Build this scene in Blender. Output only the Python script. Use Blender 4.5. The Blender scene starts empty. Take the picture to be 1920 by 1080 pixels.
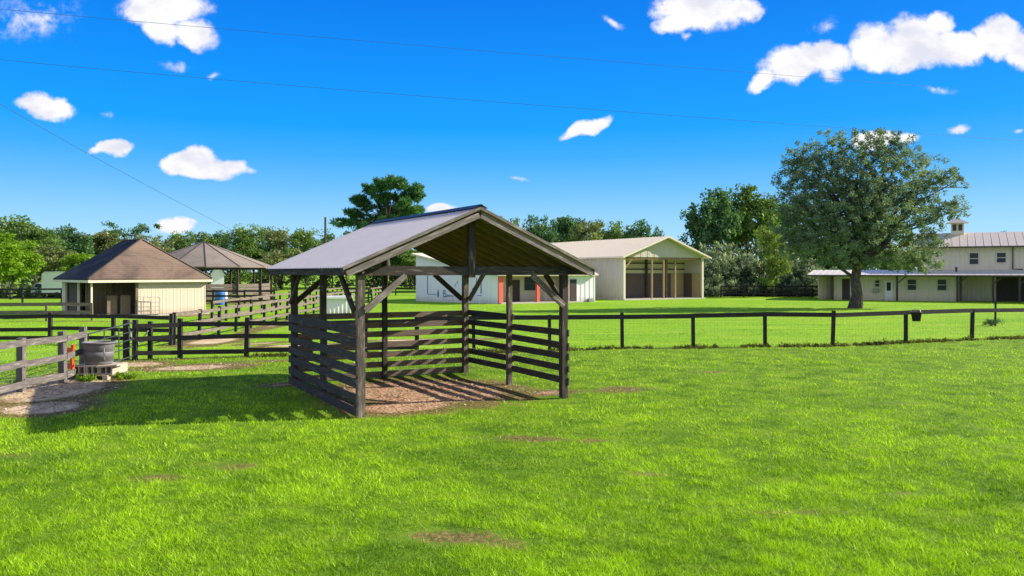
import bpy, math, random
import numpy as np
from mathutils import Vector as V

random.seed(7)
RNG = np.random.default_rng(11)
SC = bpy.context.scene
COL = SC.collection
F, CX, HY, H = 1500.0, 960.0, 510.0, 2.9      # focal length in pixels, image centre, horizon row, camera height


def at(px, d, z=0.0):
    return V(((px - CX) / F * d, d, z))


def lin(r, g, b):
    f = lambda c: (c / 255 / 12.92) if c <= 10 else ((c / 255 + 0.055) / 1.055) ** 2.4
    return (f(r), f(g), f(b), 1.0)


# ------------------------------------------------------------------ node helpers
class NT:
    def __init__(s, tree):
        s.t = tree; s.t.nodes.clear()

    def n(s, typ, **kw):
        nd = s.t.nodes.new(typ)
        for k, v in kw.items():
            setattr(nd, k, v)
        return nd

    def l(s, a, b):
        s.t.links.new(a, b)

    def math(s, op, a, b=None, c=None, clamp=False):
        nd = s.n('ShaderNodeMath', operation=op, use_clamp=clamp)
        for i, x in enumerate((a, b, c)):
            if x is None: continue
            if isinstance(x, (int, float)): nd.inputs[i].default_value = x
            else: s.l(x, nd.inputs[i])
        return nd.outputs[0]

    def mix(s, fac, a, b, blend='MIX'):
        nd = s.n('ShaderNodeMix', data_type='RGBA', blend_type=blend)
        for sock, x in ((nd.inputs[0], fac), (nd.inputs[6], a), (nd.inputs[7], b)):
            if isinstance(x, (int, float)): sock.default_value = x
            elif isinstance(x, tuple): sock.default_value = x
            else: s.l(x, sock)
        return nd.outputs[2]

    def noise(s, vec, scale, detail=4, rough=0.55, dist=0.0):
        nd = s.n('ShaderNodeTexNoise')
        nd.inputs['Scale'].default_value = scale
        nd.inputs['Detail'].default_value = detail
        nd.inputs['Roughness'].default_value = rough
        nd.inputs['Distortion'].default_value = dist
        s.l(vec, nd.inputs['Vector'])
        return nd.outputs['Fac']

    def ramp(s, fac, stops):
        nd = s.n('ShaderNodeValToRGB')
        el = nd.color_ramp.elements
        while len(el) < len(stops): el.new(0.5)
        for e, (p, c) in zip(el, stops):
            e.position = p; e.color = c if len(c) == 4 else (*c, 1)
        s.l(fac, nd.inputs[0])
        return nd.outputs[0]

    def sstep(s, x, a, b):
        nd = s.n('ShaderNodeMapRange', interpolation_type='SMOOTHSTEP')
        s.l(x, nd.inputs[0])
        nd.inputs[1].default_value = a; nd.inputs[2].default_value = b
        return nd.outputs[0]

    def mapping(s, vec, scale=(1, 1, 1), loc=(0, 0, 0), rot=(0, 0, 0), typ='POINT'):
        nd = s.n('ShaderNodeMapping', vector_type=typ)
        s.l(vec, nd.inputs[0])
        nd.inputs[1].default_value = loc; nd.inputs[2].default_value = rot; nd.inputs[3].default_value = scale
        return nd.outputs[0]


def new_mat(name):
    m = bpy.data.materials.new(name); m.use_nodes = True
    return m, NT(m.node_tree)


def finish(nt, color, rough=0.8, bump=None, bump_d=0.01, spec=0.3, metal=0.0):
    p = nt.n('ShaderNodeBsdfPrincipled'); o = nt.n('ShaderNodeOutputMaterial')
    if isinstance(color, tuple): p.inputs['Base Color'].default_value = color
    else: nt.l(color, p.inputs['Base Color'])
    if isinstance(rough, (int, float)): p.inputs['Roughness'].default_value = rough
    else: nt.l(rough, p.inputs['Roughness'])
    p.inputs['Metallic'].default_value = metal
    p.inputs['Specular IOR Level'].default_value = spec
    if bump is not None:
        b = nt.n('ShaderNodeBump'); b.inputs['Strength'].default_value = 0.8; b.inputs['Distance'].default_value = bump_d
        nt.l(bump, b.inputs['Height']); nt.l(b.outputs[0], p.inputs['Normal'])
    nt.l(p.outputs[0], o.inputs[0])


def pos_of(nt):
    return nt.n('ShaderNodeNewGeometry').outputs['Position']


def uv_of(nt):
    return nt.n('ShaderNodeTexCoord').outputs['UV']


def wood_mat(name, dark, mid, pale, wear=0.5, worn=(0.30, 0.27, 0.24, 1)):
    """board timber: grain runs along the board's length (UV u in metres)"""
    m, t = new_mat(name)
    uv = uv_of(t); pos = pos_of(t)
    g = t.noise(t.mapping(uv, (1.3, 26, 1)), 2.2, 6, 0.6, 0.4)
    g2 = t.noise(t.mapping(uv, (0.5, 3.5, 1)), 1.6, 4)
    c = t.ramp(g, [(0.3, dark), (0.52, mid), (0.75, pale)])
    c = t.mix(t.math('MULTIPLY', t.sstep(g2, 0.35, 0.7), 0.6), c, mid)
    w = t.sstep(t.math('ADD', t.math('MULTIPLY', t.noise(t.mapping(uv, (1.1, 7, 1), (3, 1, 0)), 1.9, 6, 0.7), 1.0),
                       t.math('MULTIPLY', g, 0.35)), 0.82 - wear * 0.3, 1.0 - wear * 0.25)
    c = t.mix(w, c, worn)
    c = t.mix(t.math('MULTIPLY', t.noise(pos, 0.9, 3), 0.35), c, (0.02, 0.018, 0.016, 1))
    finish(t, c, 0.85, g, 0.006, 0.2)
    return m


def paint_mat(name, col, var=0.12, rib=0.0, ribdir=(1, 0), rough=0.6, dirt=(0.22, 0.17, 0.12, 1), dirt_amt=0.5):
    """painted sheet or board wall, optionally with vertical ribs in the paint's relief, dirt splashed near the ground"""
    m, t = new_mat(name)
    pos = pos_of(t)
    n1 = t.noise(pos, 0.5, 4); n2 = t.noise(t.mapping(pos, (1.6, 1.6, 0.25)), 1.0, 3)
    c = t.mix(t.math('MULTIPLY', n1, var * 2), col, tuple(x * 0.72 for x in col[:3]) + (1,))
    c = t.mix(t.math('MULTIPLY', t.sstep(n2, 0.55, 0.8), var * 1.5), c, tuple(x * 0.6 for x in col[:3]) + (1,))
    sep = t.n('ShaderNodeSeparateXYZ'); t.l(pos, sep.inputs[0])
    low = t.math('SUBTRACT', 1.0, t.sstep(t.math('ADD', sep.outputs[2], t.math('MULTIPLY', n2, -0.5)), -0.2, 0.45))
    c = t.mix(t.math('MULTIPLY', low, dirt_amt), c, dirt)
    finish(t, c, rough, None, 0.004, 0.3)
    return m


def plain_mat(name, col, rough=0.6, var=0.2, scale=6.0, metal=0.0, spec=0.4, bump=0.003):
    m, t = new_mat(name)
    pos = pos_of(t)
    n = t.noise(pos, scale, 5)
    c = t.mix(t.math('MULTIPLY', n, var * 2), col, tuple(x * 0.55 for x in col[:3]) + (1,))
    finish(t, c, rough, n, bump, spec, metal)
    return m


def leaf_mat(name, dark, light, trans=0.35):
    m, t = new_mat(name)
    a = t.n('ShaderNodeAttribute', attribute_name='tint').outputs['Fac']
    pos = pos_of(t)
    n = t.noise(pos, 0.35, 3)
    f = t.math('ADD', t.math('MULTIPLY', a, 0.75), t.math('MULTIPLY', t.math('SUBTRACT', n, 0.4), 0.8), clamp=True)
    c = t.mix(f, dark, light)
    d = t.n('ShaderNodeBsdfDiffuse'); t.l(c, d.inputs[0])
    tr = t.n('ShaderNodeBsdfTranslucent')
    c2 = t.mix(1.0, c, (1.15, 1.2, 0.45, 1), 'MULTIPLY'); t.l(c2, tr.inputs[0])
    gl = t.n('ShaderNodeBsdfGlossy'); gl.inputs['Roughness'].default_value = 0.45; gl.inputs[0].default_value = (.9, 1, .6, 1)
    mx = t.n('ShaderNodeMixShader'); mx.inputs[0].default_value = trans
    t.l(d.outputs[0], mx.inputs[1]); t.l(tr.outputs[0], mx.inputs[2])
    m2 = t.n('ShaderNodeMixShader'); m2.inputs[0].default_value = 0.02
    t.l(mx.outputs[0], m2.inputs[1]); t.l(gl.outputs[0], m2.inputs[2])
    o = t.n('ShaderNodeOutputMaterial'); t.l(m2.outputs[0], o.inputs[0])
    return m


# ------------------------------------------------------------------ mesh builder
ORG = {}


class MB:
    def __init__(s):
        s.v = []; s.f = []; s.uv = []

    def face(s, pts, uvs=None):
        i = len(s.v); s.v += [tuple(p) for p in pts]
        s.f.append(tuple(range(i, i + len(pts))))
        s.uv += uvs if uvs else [(p[0] + p[1] * .3, p[2]) for p in pts]

    def hexa(s, c8, L=None, W=0.2):
        """c8: 4 corners of one end then the 4 of the other; UV u runs end to end"""
        if L is None: L = (V(c8[4]) - V(c8[0])).length
        ou, ov = random.uniform(0, 50), random.uniform(0, 50)
        for k in range(4):
            a, b = k, (k + 1) % 4
            s.face([c8[a], c8[b], c8[b + 4], c8[a + 4]],
                   [(ou, ov + k * W), (ou, ov + k * W + W), (ou + L, ov + k * W + W), (ou + L, ov + k * W)])
        s.face([c8[3], c8[2], c8[1], c8[0]], [(ou, ov), (ou + W * .3, ov), (ou + W * .3, ov + W), (ou, ov + W)])
        s.face(c8[4:8], [(ou, ov), (ou + W * .3, ov), (ou + W * .3, ov + W), (ou, ov + W)])

    def beam(s, p0, p1, w, h, up=V((0, 0, 1)), taper=1.0):
        p0, p1 = V(p0), V(p1); d = (p1 - p0).normalized()
        side = d.cross(V(up))
        if side.length < 1e-4: side = d.cross(V((1, 0, 0)))
        side.normalize(); upv = side.cross(d).normalized()
        c = []
        for p, k in ((p0, 1.0), (p1, taper)):
            for a, b in ((-1, -1), (1, -1), (1, 1), (-1, 1)):
                c.append(p + side * (a * w / 2 * k) + upv * (b * h / 2 * k))
        s.hexa(c, (p1 - p0).length, max(w, h))

    def box(s, o, ax, ay, az):
        """o: corner, three edge vectors"""
        o, ax, ay, az = V(o), V(ax), V(ay), V(az)
        if ax.cross(ay).dot(az) < 0: ax, ay = ay, ax
        c = [o, o + ay, o + ay + az, o + az]
        s.hexa([p for p in c] + [p + ax for p in c], ax.length, az.length)

    def tube(s, pts, r, n=6, closed_ends=True):
        pts = [V(p) for p in pts]; rings = []
        R = r if isinstance(r, (list, tuple)) else [r] * len(pts)
        for i, p in enumerate(pts):
            d = (pts[min(i + 1, len(pts) - 1)] - pts[max(i - 1, 0)]).normalized()
            a = d.cross(V((0.31, 0.17, 0.93)));
            if a.length < 0.05: a = d.cross(V((1, 0, 0)))
            a.normalize(); b = d.cross(a)
            rings.append([p + a * (math.cos(2 * math.pi * k / n) * R[i]) + b * (math.sin(2 * math.pi * k / n) * R[i]) for k in range(n)])
        base = len(s.v)
        for rg in rings: s.v += [tuple(p) for p in rg]
        acc = 0
        for i in range(len(rings) - 1):
            L = (pts[i + 1] - pts[i]).length
            for k in range(n):
                k2 = (k + 1) % n
                s.f.append((base + i * n + k, base + i * n + k2, base + (i + 1) * n + k2, base + (i + 1) * n + k))
                s.uv += [(acc, k * .1), (acc, k * .1 + .1), (acc + L, k * .1 + .1), (acc + L, k * .1)]
            acc += L
        if closed_ends:
            s.f.append(tuple(base + k for k in reversed(range(n)))); s.uv += [(0, 0)] * n
            e = base + (len(rings) - 1) * n
            s.f.append(tuple(e + k for k in range(n))); s.uv += [(0, 0)] * n

    def lathe(s, c, prof, n=32, sx=1.0, sy=1.0):
        c = V(c); base = len(s.v)
        for r, z in prof:
            for k in range(n):
                a = 2 * math.pi * k / n
                s.v.append((c.x + math.cos(a) * r * sx, c.y + math.sin(a) * r * sy, c.z + z))
        for i in range(len(prof) - 1):
            for k in range(n):
                k2 = (k + 1) % n
                s.f.append((base + i * n + k, base + i * n + k2, base + (i + 1) * n + k2, base + (i + 1) * n + k))
                s.uv += [(k * .1, i * .1)] * 4

    def build(s, name, m, parent=None, bevel=0.0, smooth=False):
        me = bpy.data.meshes.new(name)
        org = ORG.get(parent.name, V((0, 0, 0))) if parent else V((0, 0, 0))
        me.from_pydata([(x - org.x, y - org.y, z - org.z) for x, y, z in s.v], [], s.f)
        uvl = me.uv_layers.new(name='UVMap')
        if len(s.uv) == len(me.loops):
            uvl.data.foreach_set('uv', [c for p in s.uv for c in p])
        me.materials.append(m)
        if smooth:
            me.polygons.foreach_set('use_smooth', [True] * len(me.polygons))
        me.update()
        o = bpy.data.objects.new(name, me); COL.objects.link(o)
        if parent:
            o.parent = parent; ORG[o.name] = org
        if bevel:
            b = o.modifiers.new('Bevel', 'BEVEL'); b.width = bevel; b.segments = 1; b.limit_method = 'ANGLE'
        return o


def tag(o, label=None, cat=None, group=None, kind=None):
    for k, v in (('label', label), ('category', cat), ('group', group), ('kind', kind)):
        if v: o[k] = v
    return o


def thing(name, loc, label, cat, group=None):
    o = bpy.data.objects.new(name, None); COL.objects.link(o)
    o.location = loc; o.empty_display_size = 0.2
    ORG[o.name] = V(loc)
    return tag(o, label, cat, group)


def one(name, m, fn, parent, **kw):
    b = MB(); fn(b); return b.build(name, m, parent, **kw)


# ------------------------------------------------------------------ smooth noise in numpy
def vnoise(x, y, seed=0):
    r = np.random.default_rng(seed); T = r.random((64, 64))
    xi = np.floor(x).astype(int); yi = np.floor(y).astype(int)
    fx = x - xi; fy = y - yi
    fx = fx * fx * (3 - 2 * fx); fy = fy * fy * (3 - 2 * fy)
    g = lambda a, b: T[a % 64, b % 64]
    return (g(xi, yi) * (1 - fx) + g(xi + 1, yi) * fx) * (1 - fy) + (g(xi, yi + 1) * (1 - fx) + g(xi + 1, yi + 1) * fx) * fy


def fbm(x, y, seed=0, oct=4):
    s = 0; a = 0.5; tot = 0
    for k in range(oct):
        s = s + a * vnoise(x * 2 ** k + 13.7 * k, y * 2 ** k + 5.1 * k, seed + k); tot += a; a *= 0.55
    return s / tot


# ------------------------------------------------------------------ materials
M = {}
M['dark_timber'] = wood_mat('dark_weathered_timber', (0.018, 0.016, 0.015, 1), (0.055, 0.045, 0.038, 1), (0.12, 0.095, 0.08, 1), 0.4, (0.24, 0.205, 0.175, 1))
M['post_timber'] = wood_mat('worn_post_timber', (0.05, 0.042, 0.036, 1), (0.115, 0.092, 0.076, 1), (0.26, 0.21, 0.17, 1), 0.6, (0.36, 0.305, 0.255, 1))
M['plank'] = wood_mat('creosote_plank', (0.022, 0.021, 0.022, 1), (0.062, 0.054, 0.050, 1), (0.11, 0.094, 0.082, 1), 0.4, (0.17, 0.145, 0.13, 1))
M['plank_brown'] = wood_mat('bare_brown_plank', (0.06, 0.045, 0.036, 1), (0.19, 0.145, 0.115, 1), (0.33, 0.26, 0.205, 1), 0.3, (0.38, 0.31, 0.26, 1))
M['fascia'] = wood_mat('bleached_fascia_board', (0.08, 0.066, 0.055, 1), (0.20, 0.172, 0.147, 1), (0.36, 0.32, 0.275, 1), 0.5, (0.43, 0.39, 0.34, 1))
M['soffit'] = wood_mat('raw_sheathing_board', (0.46, 0.36, 0.17, 1), (0.76, 0.62, 0.32, 1), (0.85, 0.74, 0.44, 1), 0.1, (0.45, 0.36, 0.2, 1))
M['rafter'] = wood_mat('raw_rafter', (0.07, 0.055, 0.03, 1), (0.19, 0.145, 0.08, 1), (0.34, 0.27, 0.15, 1), 0.2, (0.3, 0.24, 0.15, 1))
M['fence_grey'] = wood_mat('grey_fence_board', (0.065, 0.058, 0.054, 1), (0.14, 0.125, 0.115, 1), (0.24, 0.215, 0.20, 1), 0.5, (0.30, 0.272, 0.25, 1))
M['fence_black'] = wood_mat('black_fence_board', (0.012, 0.012, 0.013, 1), (0.030, 0.028, 0.029, 1), (0.07, 0.062, 0.058, 1), 0.25, (0.13, 0.115, 0.10, 1))
M['fence_brown'] = wood_mat('faded_brown_board', (0.08, 0.066, 0.05, 1), (0.17, 0.142, 0.11, 1), (0.28, 0.24, 0.19, 1), 0.45, (0.34, 0.30, 0.24, 1))
M['pallet'] = wood_mat('bleached_block', (0.30, 0.24, 0.18, 1), (0.46, 0.39, 0.30, 1), (0.6, 0.53, 0.42, 1), 0.3, (0.6, 0.54, 0.45, 1))
M['bark'] = wood_mat('bark', (0.03, 0.025, 0.02, 1), (0.075, 0.062, 0.05, 1), (0.14, 0.12, 0.10, 1), 0.5, (0.19, 0.17, 0.15, 1))
M['stall_wood'] = wood_mat('stall_board', (0.10, 0.075, 0.05, 1), (0.20, 0.155, 0.105, 1), (0.32, 0.25, 0.17, 1), 0.3)
M['galv'] = plain_mat('galvanised_roof', (0.47, 0.445, 0.465, 1), 0.42, 0.2, 2.5, 0.12, 0.5, 0.001)
M['dark_metal'] = plain_mat('dark_metal', (0.05, 0.055, 0.07, 1), 0.5, 0.2, 5, 0.3)
M['pipe'] = plain_mat('galvanised_pipe', (0.30, 0.31, 0.30, 1), 0.45, 0.25, 9, 0.5)
M['gate_dark'] = plain_mat('dark_green_gate_pipe', (0.05, 0.065, 0.06, 1), 0.5, 0.25, 9, 0.2)
M['wire'] = plain_mat('fence_wire', (0.30, 0.33, 0.22, 1), 0.6, 0.1, 4, 0.4)
M['cable'] = plain_mat('power_cable', (0.03, 0.08, 0.18, 1), 0.6, 0.1)
M['tank'] = plain_mat('grey_rubber_tank', (0.17, 0.165, 0.17, 1), 0.6, 0.35, 7, 0, 0.4, 0.006)
M['orange'] = plain_mat('orange_plastic', (0.75, 0.09, 0.02, 1), 0.45, 0.12, 5)
M['blue'] = plain_mat('blue_plastic', (0.04, 0.16, 0.45, 1), 0.45, 0.12, 5)
M['cream'] = paint_mat('cream_board_wall', (0.60, 0.52, 0.39, 1), 0.1)
M['tan_metal'] = paint_mat('tan_metal_wall', (0.50, 0.455, 0.395, 1), 0.08, dirt_amt=0.3)
M['tan_roof'] = paint_mat('tan_metal_roof', (0.74, 0.65, 0.49, 1), 0.1, rough=0.45, dirt_amt=0)
M['trim'] = paint_mat('cream_trim', (0.66, 0.60, 0.46, 1), 0.08, dirt_amt=0.2)
M['white'] = paint_mat('white_painted_wall', (0.78, 0.77, 0.78, 1), 0.06, dirt_amt=0.35)
M['white_shed'] = paint_mat('off_white_board', (0.70, 0.69, 0.67, 1), 0.12, dirt_amt=0.6)
M['house_wall'] = paint_mat('beige_siding', (0.66, 0.58, 0.45, 1), 0.08, dirt_amt=0.3)
M['lit_cream'] = M['cream']
M['red'] = paint_mat('coral_red_paint', (0.70, 0.13, 0.08, 1), 0.1, dirt_amt=0.3)
M['house_roof'] = paint_mat('rusty_tan_roof', (0.52, 0.45, 0.37, 1), 0.14, rough=0.5, dirt_amt=0)
M['low_roof'] = paint_mat('grey_metal_roof', (0.58, 0.52, 0.45, 1), 0.15, rough=0.45, dirt_amt=0)
M['brown_trim'] = plain_mat('dark_brown_trim', (0.05, 0.04, 0.035, 1), 0.6, 0.2)
M['dark_in'] = plain_mat('dark_board_and_opening_shade', (0.055, 0.045, 0.045, 1), 0.8, 0.4, 2.0)
M['dark_ply'] = plain_mat('dark_plywood', (0.12, 0.095, 0.09, 1), 0.8, 0.4, 1.5)
M['yellow_ply'] = plain_mat('yellow_plywood', (0.46, 0.34, 0.17, 1), 0.75, 0.2, 2.0)
M['inner_sheet'] = plain_mat('inside_of_sheet', (0.60, 0.56, 0.44, 1), 0.7, 0.2, 1.2)
M['new_timber'] = wood_mat('sawn_post', (0.22, 0.14, 0.085, 1), (0.34, 0.23, 0.14, 1), (0.46, 0.33, 0.21, 1), 0.1, (0.5, 0.4, 0.3, 1))
M['glass'] = plain_mat('window_glass', (0.02, 0.04, 0.06, 1), 0.12, 0.2, 1.0, 0.0, 0.22, 0.0)
M['concrete'] = plain_mat('concrete_slab', (0.50, 0.46, 0.40, 1), 0.9, 0.25, 1.5)
M['mural'] = plain_mat('blue_wall_paint', (0.10, 0.20, 0.42, 1), 0.6, 0.2)
M['trailer'] = paint_mat('white_trailer_paint', (0.80, 0.82, 0.84, 1), 0.05, rough=0.35, dirt_amt=0.2)
M['tyre'] = plain_mat('tyre_rubber', (0.02, 0.02, 0.02, 1), 0.8, 0.1)
M['car'] = plain_mat('silver_car_paint', (0.45, 0.46, 0.45, 1), 0.3, 0.05, 3, 0.3)
M['grey_panel'] = plain_mat('grey_tarp', (0.24, 0.22, 0.23, 1), 0.8, 0.25, 2)


def shingle(name, a, b, c, sc=0.5):
    m, t = new_mat(name)
    pos = pos_of(t)
    n = t.noise(pos, sc, 6, 0.65, 0.6); n2 = t.noise(pos, 9, 3)
    sep = t.n('ShaderNodeSeparateXYZ'); t.l(pos, sep.inputs[0])
    row = t.math('FRACT', t.math('MULTIPLY', sep.outputs[2], 8.0))
    col = t.ramp(n, [(0.33, a), (0.5, b), (0.68, c)])
    col = t.mix(t.math('MULTIPLY', n2, 0.45), col, tuple(x * 0.5 for x in a[:3]) + (1,))
    col = t.mix(t.math('MULTIPLY', t.math('LESS_THAN', row, 0.14), 0.35), col, tuple(x * 0.4 for x in a[:3]) + (1,))
    finish(t, col, 0.9, row, 0.01, 0.2)
    return m


M['shingle'] = shingle('brown_shingle', (0.075, 0.055, 0.047, 1), (0.19, 0.135, 0.10, 1), (0.26, 0.18, 0.13, 1), 0.33)
M['shaded_shingle'] = shingle('shade_toned_shingle', (0.022, 0.022, 0.026, 1), (0.045, 0.042, 0.046, 1), (0.10, 0.085, 0.08, 1), 0.6)  # shingle darkened so the left slope's shade is in its colour
M['pen_shingle'] = shingle('grey_brown_shingle', (0.17, 0.145, 0.115, 1), (0.24, 0.205, 0.165, 1), (0.29, 0.24, 0.19, 1), 0.3)

M['leaf_dark'] = leaf_mat('deep_green_leaf', (0.022, 0.065, 0.038, 1), (0.12, 0.245, 0.09, 1))
M['leaf_oak'] = leaf_mat('oak_leaf', (0.034, 0.075, 0.052, 1), (0.31, 0.39, 0.26, 1), 0.35)
M['leaf_weed'] = leaf_mat('dry_weed', (0.025, 0.035, 0.012, 1), (0.17, 0.16, 0.05, 1))
M['leaf_column'] = leaf_mat('column_leaf', (0.05, 0.10, 0.02, 1), (0.27, 0.38, 0.09, 1))
M['leaf_wood'] = leaf_mat('wood_edge_leaf', (0.034, 0.07, 0.028, 1), (0.18, 0.26, 0.10, 1))
M['leaf_mid'] = leaf_mat('mid_green_leaf', (0.042, 0.09, 0.024, 1), (0.20, 0.31, 0.08, 1))
M['leaf_olive'] = leaf_mat('olive_leaf', (0.06, 0.085, 0.035, 1), (0.28, 0.33, 0.13, 1))
M['leaf_bright'] = leaf_mat('yellow_green_leaf', (0.05, 0.13, 0.01, 1), (0.28, 0.46, 0.03, 1), 0.45)
M['needle'] = leaf_mat('pine_needle', (0.016, 0.06, 0.03, 1), (0.11, 0.27, 0.07, 1), 0.3)
M['tip'] = leaf_mat('pale_tipped_needle', (0.022, 0.060, 0.038, 1), (0.66, 0.76, 0.50, 1), 0.25)
M['grass'] = leaf_mat('grass_blade', (0.055, 0.165, 0.006, 1), (0.52, 0.79, 0.016, 1), 0.4)

# ------------------------------------------------------------------ ground
FRONT = [(-60, 14), (-12.6, 26.4), (-9.1, 27.4), (-3.4, 28.6), (1.4, 29.5), (4.15, 30.2), (6.9, 30.4), (9.84, 31.0), (12.5, 31.2), (16, 32.7), (19.6, 34.25), (40, 41)]
fx_, fy_ = zip(*FRONT)
front_y = lambda x: np.interp(x, fx_, fy_)
A = V((-3.05, 16.1, 0)); U = V((math.cos(math.radians(29.8)), math.sin(math.radians(29.8)), 0)); W_ = V((-U.y, U.x, 0))
SW, SD = 4.89, 5.1     # shelter width and depth

# dirt: (cx, cy, rx, ry, angle, strength)
DIRT = []
c_ = A + U * (SW * .5) + W_ * (SD * .47)
DIRT.append((c_.x, c_.y, 3.0, 2.9, 30, 1.35))
c_ = A + U * (SW * .25) + W_ * (SD * .12)
DIRT.append((c_.x, c_.y, 1.9, 1.2, 30, 1.1))
DIRT += [(-11.2, 19.6, 1.8, 3.2, 10, 1.25), (-10.0, 17.0, 1.5, 1.5, 10, 1.1), (-11.3, 16.9, 1.5, 1.2, 0, 0.9),
         (-9.7, 24.2, 2.6, 1.3, 12, 1.0), (-11.9, 25.3, 1.5, 1.2, 0, 1.15), (-12.2, 23.0, 1.4, 2.2, 0, 0.9),
         (-5.9, 20.4, 1.0, .6, 30, 0.9), (-7.8, 25.9, 2.8, 0.5, 15, 0.75), (0.9, 19.3, 1.0, 0.7, 30, 0.9),
         (2.6, 19.6, 1.4, 0.8, 10, 0.66), (0.3, 14.0, 1.2, 0.55, -8, 0.62), (1.3, 13.8, .7, .35, 0, .6), (-.6, 8.75, 0.75, 0.38, 5, 0.74), (-.1, 8.5, 0.45, 0.25, 0, 0.7), (-8.2, 12.6, 1.1, .5, 10, .55), (-5, 11.3, .7, .3, 0, .52), (3.4, 9.6, .8, .3, 0, .5), (2.0, 11.5, .6, .25, 0, .5),
         (5.1, 10.5, 0.6, 0.14, 4, 0.66), (-4.3, 12.0, 0.8, 0.4, 0, 0.5), (6.0, 8.9, 0.6, 0.3, 0, 0.5), (8.2, 17.5, 1.2, .3, 0, .5), (5.5, 23, 1.5, .4, 10, .5),
         (-12.5, 33.5, 1.8, 4.0, -4, 1.0), (-10.2, 32.3, 2.0, 0.9, 40, 0.9), (-13.0, 46, 1.1, 14, 2, 0.85),
         (-8.2, 31.5, 3.0, 0.9, 20, 1.05), (-3.5, 34.2, 5.0, 0.75, 14, 1.1), (-5.3, 29.5, 2.6, 0.3, 12, .6),
         (-26, 47, 8, 1.2, 0, 0.55), (-21.5, 53.5, 5, 2.0, 40, 0.9), (-26, 74, 8, 2.2, 0, 0.7)]


def dirt_at(x, y):
    d = np.zeros_like(x)
    for cx, cy, rx, ry, an, st in DIRT:
        a = math.radians(an); dx = x - cx; dy = y - cy
        u = (dx * math.cos(a) + dy * math.sin(a)) / rx; v = (-dx * math.sin(a) + dy * math.cos(a)) / ry
        d = np.maximum(d, st * np.clip(1.25 - np.hypot(u, v), 0, 1))
    # trodden strip along the front fence
    fd = np.abs(y - front_y(x) + 0.15)
    d = np.maximum(d, np.where((x > -13) & (x < 32), 0.62 * np.clip(1.0 - fd / 0.55, 0, 1), 0))
    return d


def axis(lo, hi, step, far):
    c = np.arange(lo, hi + 1e-6, step); out = [c]
    d = step; p = hi; ext = []
    while p < far: d *= 1.35; p += d; ext.append(p)
    d = step; p = lo; ext2 = []
    while p > -far: d *= 1.35; p -= d; ext2.append(p)
    return np.concatenate([np.array(ext2[::-1]), c, np.array(ext)])


def ground_z(x, y):
    r = np.clip((45 - y) / 20, 0, 1)
    return (fbm(x * 0.25, y * 0.25, 3, 3) - 0.5) * 0.16 * r


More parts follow.
